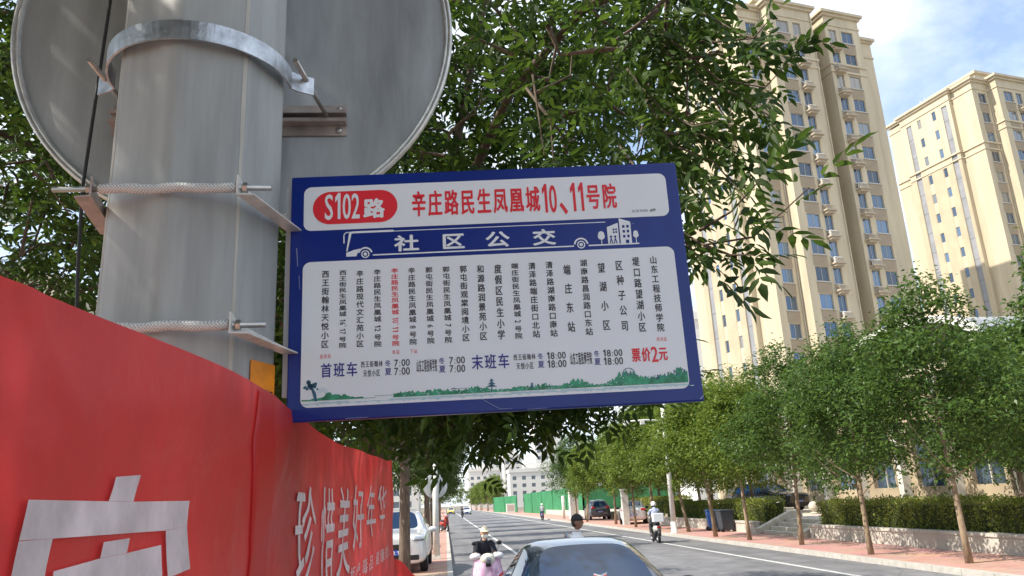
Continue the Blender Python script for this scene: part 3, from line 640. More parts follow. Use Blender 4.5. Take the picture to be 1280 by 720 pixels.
plate(rrect(-369.5,-191,150,223.5,36.5,10), -0.0012).build('number_badge', red_p, sgn)
o = []
def H(s, x0, x1, z0, z1, bold=0.0, dw=0.5, gap=0.08, o=None):
    xc = (x0+x1)/2; a = nz_(xc, z0)[1]; b = nz_(xc, z1)[1]; hline(o, s, x0*.001, x1*.001, a, b, bold, dw, gap)
T1 = []; H('S102', -345,-270,153,210,0.032,0.5,o=T1); H('路', -266,-215,151,199,0.06,o=T1)
T1b = []
lay(T1, flat(-0.0018)).build('route_number', white_p, sgn)
T2 = []; hline(T2, '辛庄路民生凤凰城10、11号院', -0.163, 0.281, nz_(-100,151)[1], nz_(-100,215)[1], 0.035, 0.5)
lay(T2, flat(-0.0012)).build('stop_heading', red_p, sgn)
def part(name, m, layer, *args, fn=H, **k):
    q = []; fn(*args, o=q, **k) if fn is H else fn(q, *args, **k); return lay(q, flat(layer)).build(name, m, sgn)
L1 = -0.0012
part('app_caption', blk_p, L1, '公交扫码 APP', 308,361,150,157)
# stop names, one column each
cols = [('西王街翰林天悦小区',-341.4,42,-119.3),('西王街民生凤凰城 16、17 号院',-305.7,41.2,-120.3),('辛庄路现代文汇苑小区',-270.7,39.5,-120.6),('辛庄路民生凤凰城 12 号院',-235,40.4,-121.6),('辛庄路民生凤凰城 10、11 号院',-198.9,41.4,-121.1),('辛庄路民生凤凰城 8 号院',-163.8,41.4,-120.4),('郭屯街民生凤凰城 6 号院',-128,41.7,-119.8),('郭屯街民生凤凰城 7 号院',-92.2,41.5,-119.6),('郭屯街观棠阅境小区',-56.5,42.5,-118.6),('和源路润景苑小区',-20.7,42.3,-118),('度假区民生小学',15.6,42.7,-118.4),('端庄街民生凤凰城 2 号院',51,43.8,-117.9),('清泽路端庄街口北站',87.2,43.9,-117.3),('清泽路湖南路口南站',123.3,45,-117.2),('端庄东站',160,44.2,-117.2),('湖南路昌润路口东站',195.8,46.7,-117.2),('望湖小区',232.5,46,-116.6),('区种子公司',269.9,45.6,-115.3),('堤口路望湖小区',306.2,48.3,-115.5),('山东工程技师学院',343.7,49.3,-116.5)]
for i, (s, x, a, b) in enumerate(cols):
    part('stop_name', red_p if i == 4 else blk_p, L1, s, x*.001, 0.0162, nz_(x,a)[1]+.0015, nz_(x,b)[1]-.0015, 0.022, fn=vcol)
for s, x0, x1, z0, z1 in (('始发站',-351,-329,-141,-131),('本站',-207,-191,-139,-128.5),('下站',-171,-155.5,-139,-129),('终点站',332,354,-137,-127)): part('stop_note', red_p, L1, s, x0, x1, z0, z1, 0.0)
for x0, x1, s in ((-270,-225,'西王街翰林'),(37,83,'西王街翰林')): part('terminus_name', blk_p, L1, s, x0, x1, -163, -149, 0.012)
for x0, x1, s in ((-265,-230.5,'天悦小区'),(42,78,'天悦小区')): part('terminus_name', blk_p, L1, s, x0, x1, -182, -166.5, 0.012)
for x0, x1 in ((-158.5,-116.5),(152,197)): part('terminus_name', blk_p, L1, '山东工程技师学院', x0, x1, -179, -150.5, 0.03)
for x0, x1, s in ((-203,-171,'7:00'),(-92.5,-60,'7:00'),(104,144.5,'18:00'),(218.5,260,'18:00')): part('departure_time', blk_p, L1, s, x0, x1, -163, -149, 0.012); part('departure_time', blk_p, L1, s, x0, x1, -180.5, -165.5, 0.012)
part('timetable_heading', navy_p, L1, '首班车',-351,-274,-181,-149,0.02); part('timetable_heading', navy_p, L1, '末班车',-49,31,-179.5,-146,0.02)
for x in (-222.5,-114.2,85.2,199.8): part('season_mark', navy_p, L1, '冬',x,x+14.5,-163.5,-149,0.008); part('season_mark', navy_p, L1, '夏',x,x+15.5,-181,-164.5,0.008)
part('fare_notice', red_p, L1, '票价2元',277,353,-179,-147,0.045,0.7)
T4 = []
for s, x0, x1 in (('社',-203,-143),('区',-104,-47),('公',-12,48),('交',88,146)): hline(T4, s, x0*.001, x1*.001, 0.0805, 0.1195, 0.05)
bp = lay(T4, flat(-0.0006))
def strip(mb, x0, x1, z0, z1, y=-0.0006): mb.quad((x0*.001,-0.009+y,z0*.001),(x1*.001,-0.009+y,z0*.001),(x1*.001,-0.009+y,z1*.001),(x0*.001,-0.009+y,z1*.001))
def pl(mb, pts, y=-0.0006): mb.poly([(p[0]*.001,-0.009+y,p[1]*.001) for p in pts])
def ring(mb, cx, cz, r0, r1, y=-0.0006, a0=0, a1=360, n=28):
    for i in range(n):
        a, b = R(a0+(a1-a0)*i/n), R(a0+(a1-a0)*(i+1)/n)
        pl(mb, [(cx+r0*math.cos(a),cz+r0*math.sin(a)),(cx+r1*math.cos(a),cz+r1*math.sin(a)),(cx+r1*math.cos(b),cz+r1*math.sin(b)),(cx+r0*math.cos(b),cz+r0*math.sin(b))], y)
bp.build('community_bus_lettering', white_p, sgn)
bp = MB()
strip(bp,-284,-200,127.6,132); strip(bp,-199.95,250,128.0,129.6); pl(bp,[(-284,132),(-284,127.6),(-288,127),(-293,131)]); pl(bp,[(-293,131),(-288,127),(-296.5,88),(-299,88)])
ring(bp,-296,122,7.2,9.2,a0=75,a1=190,n=8); strip(bp,-305.2,-302.6,106,121)
pl(bp,[(-299,76.5),(-278,76.5),(-276,82),(-272,88),(-262,92.5),(-270,93),(-284,90.5),(-290,88),(-299,85)])
ring(bp,-259.4,80.5,6.2,8.6); ring(bp,-259.4,80.5,0.1,3.6); ring(bp,-259.4,80.5,12,15.5,a0=15,a1=165,n=14)
strip(bp,-244,179,76.4,79.2); ring(bp,194.4,80.5,6.2,8.6); ring(bp,194.4,80.5,0.1,3.6); ring(bp,194.4,80.5,12,15.5,a0=5,a1=175,n=14); strip(bp,210,318,76.4,79.2)
bp.build('bus_pictogram', white_p, sgn)
bp = MB(); pl(bp,[(252,79.3),(252,117),(276,126),(276,79.3)]); pl(bp,[(279,79.3),(279,136),(303,127.5),(303,79.3)])
for cx in (238.5,312.5): ring(bp,cx,97,0.1,7.5 if cx < 300 else 6,n=20); pl(bp,[(cx-0.8,79.2),(cx+0.8,79.2),(cx+0.8,92),(cx-0.8,92)]); ring(bp,cx,102,0.1,6.4 if cx < 300 else 5,n=18,y=-0.0008)
bl = bp.build('city_pictogram', white_p, sgn)
wp = MB()
for i in range(3):
    for j in range(2): strip(wp,285+j*9,290+j*9,92+i*11,98+i*11,-0.0011)
for i in range(2):
    for j in range(2): strip(wp,264+j*5.5,267.6+j*5.5,103+i*6,107+i*6,-0.0011)
strip(wp,290,297,79.3,87,-0.0011)
for cx in (259,268): pl(wp,[(cx-4,79.5),(cx-1,92),(cx+1,92),(cx+4,79.5),(cx+1.8,79.5),(cx,88),(cx-1.8,79.5)],-0.0011); ring(wp,cx,95,0.1,2.6,n=10,y=-0.0011)
wp.build('windows', blue, bl)
# printed lakeside landscape along the lower edge
rg = random.Random(4); gp = MB(); tp = MB(); kp = MB()
def shore(x0, x1, zb, hf, step=2.2, mb=None, y=-0.0012):
    x = x0; prev = hf(x0)
    while x < x1:
        nx = min(x + step, x1); h = max(0.6, hf(nx) * rg.uniform(0.7, 1.3)); pl(mb, [(x,zb),(nx,zb),(nx,zb+h),(x,zb+prev)], y); x = nx; prev = h
def hump(x):
    h = 3.2
    for c, w, a in ((-330,18,10),(-300,10,6),(-175,40,7),(-110,30,7),(-40,35,9),(50,25,5),(95,20,8),(162,26,14),(262,30,24),(330,35,12),(375,25,20)): h += a*math.exp(-((x-c)/w)**2)
    if -265 < x < -215: h = 0.9
    return h
shore(-386,-240,-221,hump,3,gp); shore(-205,388,-222,hump,2.4,gp)
x = -240
while x < -205: ring(gp,x,-217,0.1,1.1,n=8,y=-0.0012); x += 4
shore(-386,388,-227.5,lambda x: 3.4 if hump(x) > 6 else 1.4,4,tp,-0.0010)
x = -384
while x < 388: pl(tp,[(x,-228),(x+rg.uniform(5,16),-228),(x+8,-228-rg.uniform(1,3.4))],-0.0010); x += rg.uniform(8,30)
for i in range(26):
    a = rg.uniform(0,6.28); r = rg.uniform(0,1); ring(kp,-370+17*r*math.cos(a),-190+9*r*math.sin(a)-abs(-370+17*r*math.cos(a)+370)*0.25,0.1,rg.uniform(2,4.5),n=8,y=-0.0014)
pl(kp,[(-360,-222),(-355,-222),(-358,-205),(-366,-192),(-369,-193)],-0.0014)
ring(kp,268.5,-200,12.2,13.4,a0=-20,a1=200,n=24,y=-0.0014)
for a in range(0,181,30): pl(kp,[(268.5,-200.6),(268.5,-199.4),(268.5+12.3*math.cos(R(a)),-199.6+12.3*math.sin(R(a))),(268.5+12.3*math.cos(R(a)),-200.4+12.3*math.sin(R(a)))],-0.0014)
for cx, w in ((-9,11),(-9,8),(-9,4.5)): pl(kp,[(cx-w,-211+ (11-w)*1.7),(cx+w,-211+(11-w)*1.7),(cx,-205+(11-w)*1.7)],-0.0014)
strip(kp,-10,-8,-220,-208,-0.0014); strip(kp,-90,-50,-211.5,-210.8,-0.0014); ring(kp,-85,-214,4,5.2,a0=0,a1=180,n=10,y=-0.0014); strip(kp,70,74,-218,-207,-0.0014)
ring(tp,-345,-206,4,5.5,a0=0,a1=180,n=12,y=-0.0011); ring(tp,-345,-206,8.5,9.8,a0=0,a1=180,n=12,y=-0.0011)
for i in range(60):
    x = rg.uniform(300,385); ring(kp,x,-222+hump(x)*rg.uniform(0.6,1.15),0.1,rg.uniform(0.7,1.8),n=7,y=-0.0014)
for i in range(90):
    x = rg.uniform(-200,300); ring(tp,x,-222+hump(x)*rg.uniform(0.1,0.8),0.1,rg.uniform(0.6,1.5),n=6,y=-0.0015)
tp.build('water_print', teal_p, sgn); gp.build('landscape_print', grn_p, sgn); kp.build('landmark_print', dk_p, sgn)
sc = MB()
for a, b, w in (((-30,-234),(6,-256),0.7),((6,-256),(30,-255.5),0.6),((-412,-250),(-405,-240),1.2),((-300,-258.5),(-255,-258.2),0.9),((60,-259),(100,-258.7),0.7),((408,-257),(415,-250),2.0),((-402,100),(-399,60),1.4),((-396,40),(-394,10),1.0),((300,120),(312,124),0.6)):
    t = (Vector(b)-Vector(a)).normalized(); q = Vector((-t.y,t.x))*w/2; pl(sc,[Vector(a)-q,Vector(b)-q,Vector(b)+q*.6,Vector(a)+q],-0.0005)
sc.build('scuffs', mat('scuff',(0.32,0.36,0.5),0.5), sgn)
# clamps
sleeve = mat('mesh_sleeve', (0.60,0.60,0.58), 0.5, 0.2)
n_ = sleeve.node_tree.nodes; l_ = sleeve.node_tree.links; t_ = n_.new('ShaderNodeTexCoord'); acc = None
for sg in (1, -1):          # woven strands crossing both ways
    m_ = n_.new('ShaderNodeMapping'); m_.inputs['Rotation'].default_value = (0, R(40)*sg, R(25)*sg); w_ = n_.new('ShaderNodeTexWave'); w_.inputs['Scale'].default_value = 75; l_.new(t_.outputs['Object'], m_.inputs[0]); l_.new(m_.outputs[0], w_.inputs['Vector'])
    if acc is None: acc = w_.outputs['Fac']
    else:
        x_ = n_.new('ShaderNodeMath'); x_.operation = 'MAXIMUM'; l_.new(acc, x_.inputs[0]); l_.new(w_.outputs['Fac'], x_.inputs[1]); acc = x_.outputs[0]
b_ = n_.new('ShaderNodeBump'); b_.inputs['Strength'].default_value = 0.7; b_.inputs['Distance'].default_value = 0.002; l_.new(acc, b_.inputs['Height']); l_.new(b_.outputs[0], n_['Principled BSDF'].inputs['Normal'])
r_ = n_.new('ShaderNodeValToRGB'); r_.color_ramp.elements[0].color = (0.30,0.30,0.29,1); r_.color_ramp.elements[1].color = (0.68,0.68,0.66,1); l_.new(acc, r_.inputs[0]); l_.new(r_.outputs[0], n_['Principled BSDF'].inputs['Base Color'])
plate_m = mat('bracket_white', (0.60,0.60,0.57), 0.45, 0.2, var=0.2, vscale=20)
inv = (Matrix.Translation(sgn.location) @ sgn.rotation_euler.to_matrix().to_4x4()).inverted()
def addw(mb, name, m, parent=sgn, **k): mb.v = [tuple(inv @ Vector(p)) for p in mb.v]; return mb.build(name, m, parent, **k)
for zc in (2.458, 2.196):
    rod = MB(); rod.tube([(-0.70,1.362,zc),(-0.5,1.3605,zc),(-0.31,1.362,zc-0.001)], 0.0052, 10); ro = addw(rod, 'threaded_rod', zinc)
    sl = MB(); pts = [(-0.618+0.243*i/12, 1.3605+0.0012*math.sin(i*1.7), zc+0.0015*math.sin(i*1.1)) for i in range(13)]; sl.tube(pts, [0.0092+0.0006*math.sin(i*2.3) for i in range(13)], 14); addw(sl, 'mesh_sleeve', sleeve)
    nut = MB()
    for x in (-0.636,-0.358): nut.tube([(x-0.004,1.362,zc),(x+0.004,1.362,zc)], 0.0098, 6, sm=False)
    addw(nut, 'nuts', zinc)
    for sx, (ax_, ay_), (bx_, by_) in ((1,(-0.372,1.352),(-0.318,1.56)), (-1,(-0.628,1.352),(-0.665,1.56))):
        a = Vector((ax_,ay_,zc)); b = Vector((bx_,by_,zc)); t = (b-a).normalized(); q = Vector((t.y,-t.x,0))*(-sx)*-1
        q = Vector((abs(t.y),0,0))*sx if False else Vector((t.y,-t.x,0))*sx
        br_ = MB()
        # upright leg (tapering) and flat leg of the angle iron
        br_.prism([a+Vector((0,0,-0.014)), a+Vector((0,0,0.022)), a+t*0.03+Vector((0,0,0.006)), b+Vector((0,0,-0.002)), b+Vector((0,0,-0.014))], q*0.003)
        br_.prism([a+Vector((0,0,-0.0172)), b+Vector((0,0,-0.0172)), b+q*0.03+Vector((0,0,-0.0172)), a+q*0.03+t*0.012+Vector((0,0,-0.0172))], (0,0,0.003))
        addw(br_, 'bracket', plate_m if sx > 0 else primer)
cb = MB(); cb.tube([(-0.77,1.70,4.6),(-0.782,1.70,3.6),(-0.793,1.70,3.106),(-0.809,1.70,2.607),(-0.80,1.70,2.42),(-0.792,1.70,2.315),(-0.80,1.70,2.0),(-0.79,1.68,0.13)], 0.0042, 8)
tag(cb.build('cable', mat('black_cable',(0.03,0.03,0.03),0.5)), 'thin dark cable hanging down left of the grey pole, in front of the round disc', 'cable')
# --- red banner
def btop(y): return float(np.interp(y, [0.2,0.531,0.834,1.079,1.383,1.62,1.924,2.4,2.834,3.6,4.1,4.45,4.617], [2.03,2.037,2.051,2.062,2.073,2.065,2.060,2.062,2.076,2.093,2.110,2.128,2.142]))
CR = []
_rc = random.Random(12)
for k in range(34):
    y0 = _rc.uniform(0.3,4.5); z0 = _rc.uniform(1.5,2.1); a0 = _rc.choice((_rc.uniform(-0.35,0.35), _rc.uniform(-0.9,0.9))); CR.append((y0, z0, math.cos(a0), math.sin(a0), _rc.uniform(0.10,0.45)*(0.6+0.3*y0), _rc.uniform(0.010,0.022)*(0.8+0.25*y0), _rc.choice((-1,1,1))*_rc.uniform(0.0012,0.003)))
def creases(y, z):
    t = 0.0
    for y0, z0, c, s, L, w, a in CR:
        dy, dz = y-y0, z-z0; u = dy*c+dz*s
        if abs(u) > L: continue
        v = (dz*c-dy*s)/w
        if abs(v) < 3: t += a*math.exp(-v*v)*(1-(u/L)**2)
    return t
def bw(y, z):
    return creases(y, z) - 0.300 + 0.007*math.sin(2.2*y+3.0*z) + 0.0035*math.sin(9*y-22*z) * math.sin(1.3*y+0.4) + 0.0060*math.sin(14*z + 2.5*y + 0.8) * (0.6+0.4*math.sin(1.7*y)) + 0.003*math.sin(31*z-5*y) * max(0, math.sin(2.4*y+1)) + 0.008*max(0,(y-3.9))*math.sin(26*y+6*z)
banner = thing('banner', 'faded red cloth banner with white lettering stretched along the pavement from the pole', 'banner', (-0.30,2.4,0.9))
red_c = mat('banner_red', (0.52,0.034,0.034), 0.42, var=0.16, vscale=2.2, trans=0.32, spec=0.7, bump=0.5, bscale=7)
red_s = mat('banner_red_strip', (0.66,0.040,0.038), 0.42, trans=0.4)
wht_c = mat('banner_white', (0.66,0.58,0.58), 0.6, var=0.22, vscale=14, trans=0.15)
bmb = MB(); ny, nzv = 240, 130
ys = [0.2 + (4.617-0.2)*(i/ny)**1.15 for i in range(ny+1)]
for y in ys:
    t = btop(y)
    for j in range(nzv+1): z = t - (t-0.95)*j/nzv; bmb.v.append((bw(y,z), y, z))
bmb.f = [(i*(nzv+1)+j, (i+1)*(nzv+1)+j, (i+1)*(nzv+1)+j+1, i*(nzv+1)+j+1) for i in range(ny) for j in range(nzv)]; bmb.sm = [True]*len(bmb.f)
bmb.build('cloth', red_c, banner, world=True)
def conform(mb, off):
    bm = bmesh.new(); vm = [bm.verts.new((0, p[0], p[1])) for p in mb.v]
    for f in mb.f:
        try: bm.faces.new([vm[i] for i in f])
        except ValueError: pass
    yv = [p[0] for p in mb.v]; zv = [p[1] for p in mb.v]
    y = min(yv)
    while y < max(yv): bmesh.ops.bisect_plane(bm, geom=bm.verts[:]+bm.edges[:]+bm.faces[:], plane_co=(0,y,0), plane_no=(0,1,0)); y += 0.03
    z = min(zv)
    while z < max(zv): bmesh.ops.bisect_plane(bm, geom=bm.verts[:]+bm.edges[:]+bm.faces[:], plane_co=(0,0,z), plane_no=(0,0,1)); z += 0.010
    bm.verts.ensure_lookup_table(); bm.verts.index_update()
    o_ = MB(); o_.v = [(bw(v.co.y,v.co.z)+off, v.co.y, v.co.z) for v in bm.verts]; o_.f = [tuple(v.index for v in f.verts) for f in bm.faces]; o_.sm = [True]*len(o_.f); bm.free(); return o_
fs_ = MB(); fs_.add([(1.245,1.0),(1.385,1.0),(1.385,2.068),(1.245,2.062)], [(0,1,2,3)]); 
conform(fs_, 0.003).build('overlap_strip', red_s, banner, world=True)
big = MB()
for P in ([(0.722,1.888),(0.782,1.888),(0.796,1.913),(0.735,1.909)], [(0.577,1.861),(0.585,1.888),(0.722,1.8878),(0.782,1.8878),(0.960,1.890),(0.953,1.862),(0.881,1.859),(0.61,1.8605)],
          [(0.577,1.8605),(0.627,1.8602),(0.620,1.84),(0.60,1.70),(0.54,1.70)], [(0.884,1.8588),(0.953,1.8618),(0.955,1.815),(0.885,1.811)],
          [(0.632,1.837),(0.716,1.841),(0.776,1.842),(0.870,1.845),(0.868,1.70),(0.61,1.70)], [(0.716,1.8412),(0.720,1.854),(0.781,1.855),(0.776,1.8422)]): big.add(P, [tuple(range(len(P)))])
conform(big, 0.0042).build('large_character', wht_c, banner, world=True)
tx = []
for c, y0, y1, z0, z1 in (('珍',1.60,1.885,1.70,1.935),('惜',1.93,2.22,1.655,1.94),('美',2.25,2.58,1.66,1.95),('好',2.62,2.98,1.725,1.96),('年',3.03,3.43,1.75,1.97),('华',3.50,3.98,1.76,1.985)): hline(tx, c, y0, y1, z0, z1, 0.004)
hline(tx, '拒绝毒品 健康成长', 2.55, 4.2, 1.638, 1.70, 0.004, dw=0.6)
tm = MB()
for pts, fs, dz in tx[::1]: tm.add(pts, fs)
conform(tm, 0.0042).build('slogan_lettering', wht_c, banner, world=True)
fl = MB()
for i in range(9):
    t = i/8
    for j in range(4): q = j/3; fl.v.append((-0.298+0.17*t**1.4+0.012*math.sin(5*t+2*q), 4.60+0.30*t, 1.60-0.13*t-0.10*q*(1-.3*t)+0.015*math.sin(6*t)))
fl.f = [(i*4+j,(i+1)*4+j,(i+1)*4+j+1,i*4+j+1) for i in range(8) for j in range(3)]; fl.sm = [True]*len(fl.f)
fl.build('loose_corner', red_s, banner, world=True)
rope = mat('white_rope', (0.55,0.52,0.48), 0.8)
rp_ = MB(); rp_.tube([(-0.30,4.61,2.135),(-0.38,5.5,2.12),(-0.45,6.36,2.16)], 0.004, 6).tube([(-0.30,4.61,1.0),(-0.38,5.5,0.98),(-0.45,6.36,1.0)], 0.004, 6); rp_.build('tie_ropes', rope, banner, world=True)

# ------------------------------------------------------------------ towers
ang = R(14)
cream = mat('tower_render', (0.49,0.42,0.30), 0.85, var=0.13, vscale=0.9, stretch=(1,1,0.12), detail=8)
trim = mat('tower_trim', (0.50,0.43,0.315), 0.8, var=0.1, vscale=0.8)
glass = mat('window_glass', (0.10,0.16,0.25), 0.05, 0.45, spec=1.0)
_n = glass.node_tree.nodes; _o = _n.new('ShaderNodeObjectInfo'); _r = _n.new('ShaderNodeValToRGB'); _r.color_ramp.interpolation = 'CONSTANT'
for _p, _c in ((0.18,(0.07,0.11,0.17)),(0.45,(0.13,0.20,0.30)),(0.66,(0.05,0.075,0.11)),(0.80,(0.22,0.24,0.26)),(0.90,(0.30,0.28,0.25))): _e = _r.color_ramp.elements.new(_p); _e.color = (*_c,1)
_r.color_ramp.elements[0].color = (0.09,0.14,0.21,1)
glass.node_tree.links.new(_o.outputs['Random'], _r.inputs[0]); glass.node_tree.links.new(_r.outputs[0], _n['Principled BSDF'].inputs['Base Color'])
framem = mat('window_frame', (0.42,0.40,0.37), 0.6)
taupe = mat('taupe_render', (0.31,0.25,0.18), 0.85, var=0.12, vscale=0.5)
lowc = mat('lower_render', (0.43,0.36,0.25), 0.85, var=0.1, vscale=0.4)
greyp = mat('grey_cladding', (0.24,0.245,0.26), 0.6, var=0.15, vscale=0.7)
railm = mat('ledge_render', (0.40,0.34,0.26), 0.85, var=0.15, vscale=1)
acm = mat('ac_white', (0.72,0.72,0.70), 0.5)
def sheet(mb, P0, du, nrm, u0, u1, z0, z1, op=(), depth=0.22):
    """wall sheet with real openings; P0, du, nrm are 2d local vectors (nrm points outward)"""
    us = sorted({u0,u1}|{a for o in op for a in o[:2]}); zz = sorted({z0,z1}|{a for o in op for a in o[2:]})
    def P(u, z, d=0.0): return (P0[0]+du[0]*u-nrm[0]*d, P0[1]+du[1]*u-nrm[1]*d, z)
    for i in range(len(us)-1):
        for j in range(len(zz)-1):
            um, zm = (us[i]+us[i+1])/2, (zz[j]+zz[j+1])/2
            if any(o[0]<um<o[1] and o[2]<zm<o[3] for o in op): continue
            mb.quad(P(us[i],zz[j]),P(us[i+1],zz[j]),P(us[i+1],zz[j+1]),P(us[i],zz[j+1]))
    for a,b,c,d in op:
        mb.quad(P(a,c),P(b,c),P(b,c,depth),P(a,c,depth)); mb.quad(P(a,d),P(b,d),P(b,d,depth),P(a,d,depth))
        mb.quad(P(a,c),P(a,d),P(a,d,depth),P(a,c,depth)); mb.quad(P(b,c),P(b,d),P(b,d,depth),P(b,c,depth))
tower = thing('apartment_tower', 'tall cream apartment tower nearest the street, its left part behind the leafy twigs', 'building', (33.7,72.1,0), ang, 'cream apartment towers')
F = [14.95+2.9*k for k in range(14)]
def wins(a, b, h): return [(a,b,z-h,z) for z in F]
X, NV, NU = (1,0), (0,-1), (-1,0)
bays = [(0.0,3.0,0.0,54.7), (3.0,9.0,-1.3,54.9), (10.83,15.8,-1.3,54.75), (15.8,18.6,0.0,53.1)]
Wm = MB()
cs = {0: [(0.98,2.35,1.5)], 1: [(1.1,2.75,1.55),(3.35,4.4,1.75)], 2: [(0.53,1.58,1.75),(2.34,3.95,1.55)], 3: []}
wlist = []
splist = []
for bi, (u0,u1,v,zt) in enumerate(bays):
    op = [];
    for a, b, h in cs[bi]: op += wins(a, b, h); wlist += [(u0+a, v, b-a, h, z, 'front') for z in F]
    sheet(Wm, (u0,v), X, NV, 0, u1-u0, 0, zt, op)
    for a, b, h in cs[bi]: splist.append(('front', u0+a-0.1, v, b-a+0.2, h))
# returns and recess
def wall(a, b, z0, z1): Wm.quad((a[0],a[1],z0),(b[0],b[1],z0),(b[0],b[1],z1),(a[0],a[1],z1))
wall((3,0),(3,-1.3),0,54.9); wall((9,-1.3),(9,1.6),0,54.9); wall((9,1.6),(10.83,1.6),0,54.0); wall((10.83,1.6),(10.83,-1.3),0,54.75); wall((15.8,-1.3),(15.8,0),0,54.75); wall((18.6,0),(18.6,14.5),0,53.1); wall((18.6,14.5),(0,14.5),0,53.1)
wall((0,0),(0,3.2),0,54.7); wall((0,3.2),(-0.6,3.2),0,54.7); wall((-0.6,11.8),(0,11.8),0,54.5); wall((0,11.8),(0,14.5),0,54.0)
op = []
for a in (2.45, 5.0): op += wins(a, a+0.62, 1.35); wlist += [(-0.6, 3.2+a, 0.62, 1.35, z, 'side') for z in F]
gs = [(0.5,1.4,4.0,52.6),(6.7,7.6,4.0,52.6)]
sheet(Wm, (-0.6,3.2), (0,1), NU, 0, 8.6, 0, 54.5, op+gs, 0.14)
for (u0,u1,v,zt) in bays: Wm.quad((u0,v,zt-0.4),(u1,v,zt-0.4),(u1,14.5,zt-0.4),(u0,14.5,zt-0.4))
for kind_, u_, v_, w_, h_ in splist:
    sp_ = MB(); sp_.box(0, w_, -0.022, -0.003, 0.06, 2.9-h_-0.16); q0 = sp_.build('spandrel', taupe, tower)
    for k, z_ in enumerate(F[:-1]):
        q = q0 if k == 0 else q0.copy()
        if k: COL.objects.link(q); q.parent = tower
        q.location = (u_, v_, z_)
lw_ = MB()
for a, b in ((0.06,0.48),(1.42,2.43),(3.09,4.98),(5.64,6.68),(7.62,8.54)): lw_.box(-0.63,-0.604,3.2+a,3.2+b,4.0,44.1)
lw_.build('lower_cladding', lowc, tower)
Wm.quad((-0.6,3.2,54.2),(0,3.2,54.2),(0,11.8,54.2),(-0.6,11.8,54.2))
Wm.build('wall', cream, tower)
bk = MB(); bk.box(-0.3,18.3,0.35,14.2,0.1,53.0) if False else bk
core = MB()
core.box(0.25,8.7,0.26,14.2,0,54.0).box(3.3,8.7,-1.05,0.24,0,54.0).box(11.1,15.5,-1.05,14.2,0,54.0).box(15.55,18.3,0.26,14.2,0,52.6).box(-0.34,0.24,3.5,11.5,0,54.0)
core.build('interior', mat('dark_interior',(0.03,0.03,0.03),0.9), tower)
for a, b, c, d in gs:
    gp_ = MB(); z = c
    while z < d: gp_.quad((-0.48,3.2+a,z),(-0.48,3.2+b,z),(-0.48,3.2+b,min(z+2.86,d)),(-0.48,3.2+a,min(z+2.86,d))); z += 2.9
    gp_.build('grey_strip', greyp, tower)
def band(pts, z0, z1, pr):
    cor = MB(); _band(cor, pts, z0, z1, pr); cor.build('cornice', trim, tower)
def _band(cor, pts, z0, z1, pr):
    """moulding that follows a plan polyline, projecting pr (left-hand side of travel is the wall)"""
    for (a, b) in zip(pts[:-1], pts[1:]):
        a, b = Vector(a), Vector(b); t = (b-a).normalized(); n = Vector((t.y,-t.x))
        A, B = a - t*0.0, b + t*0.0
        P = [A+n*0.002, B+n*0.002, B+n*pr+t*pr*(1), A+n*pr-t*pr*(1)]
        cor.prism([(p.x,p.y,z0) for p in P], (0,0,z1-z0))
outl = [(0,14.5),(0,11.8),(-0.6,11.8),(-0.6,3.2),(0,3.2),(0,0),(3,0)]
for z0, z1, pr in ((54.15,54.45,0.22),(54.45,54.75,0.45),(53.1,53.28,0.10),(44.2,44.4,0.10),(45.1,45.32,0.16)): band(outl, z0, z1, pr)
for o_ in ([(3,0),(3,-1.3),(9,-1.3),(9,0.5)], [(10.83,1.0),(10.83,-1.3),(15.8,-1.3),(15.8,-0.2)]):
    for z0, z1, pr in ((54.35,54.65,0.24),(54.65,54.98,0.48),(53.12,53.3,0.10),(47.05,47.28,0.10),(48.0,48.24,0.14)): band(o_, z0, z1, pr)
for z0, z1, pr in ((52.6,52.85,0.2),(52.85,53.2,0.4),(50.6,50.8,0.1)): band([(15.8,0),(18.6,0),(18.6,2)], z0, z1, pr)
rb = MB(); rb.box(4.6,9.4,2.5,10,54.52,57.6); rb.box(4.3,9.7,2.2,10.3,57.6,58.0); rb.box(1.2,3.8,4,9,54.32,56.0); rb.box(12,14.8,3,9,54.37,56.2); rb.build('roof_block', trim, tower)
an = MB()
for y in (7.6,8.4): an.tube([(0.4,y,54.3),(0.4,y,56.0)], 0.05, 6)
an.build('antenna', framem, tower)
dp = MB()
for u, v in ((2.86,-0.10),(8.9,-1.42)): dp.tube([(u,v,0),(u,v,54.3)], 0.06, 6, sm=False)
dp.build('drain_pipe', trim, tower)
nb = MB(); nb.box(16.3,16.9,-0.012,-0.004,6,50.5)
for z in F[:-1]: nb.box(16.28,16.92,-0.05,-0.014,z-2.3,z-1.55)
nb.build('stair_glazing', greyp, tower)
protos = {}
rgw = random.Random(5)
def win(u, v, w, h, z, face):
    key = (round(w,2), h, face)
    if key not in protos:
        fr = MB(); t = 0.045; d0, d1 = 0.12, 0.18
        if face == 'side': d0, d1 = 0.06, 0.12
        fr.box(0.004,w-0.004,d0,d1,-h+0.004,-h+t).box(0.004,w-0.004,d0,d1,-t,-0.004).box(0.004,t,d0,d1,-h+t,-t).box(w-t,w-0.004,d0,d1,-h+t,-t)
        if w > 0.8: fr.box(w*0.5-0.025,w*0.5+0.025,d0,d1,-h+t,-t)
        if face == 'front': fr.box(-0.12,w+0.12,-0.10,-0.004,-h-0.14,-h-0.01)
        f = fr.build('window', framem, tower)
        pn = MB(); e = d0+0.03; pn.quad((t,e,-h+t),(w-t,e,-h+t),(w-t,e,-t),(t,e,-t)); pn.build('pane', glass, f); protos[key] = f
    else: f = copy_tree(protos[key], tower)
    f.location = (u, v, z)
    if face == 'side': f.rotation_euler = (0,0,R(-90)); f.location = (u, v + w, z)
    return f
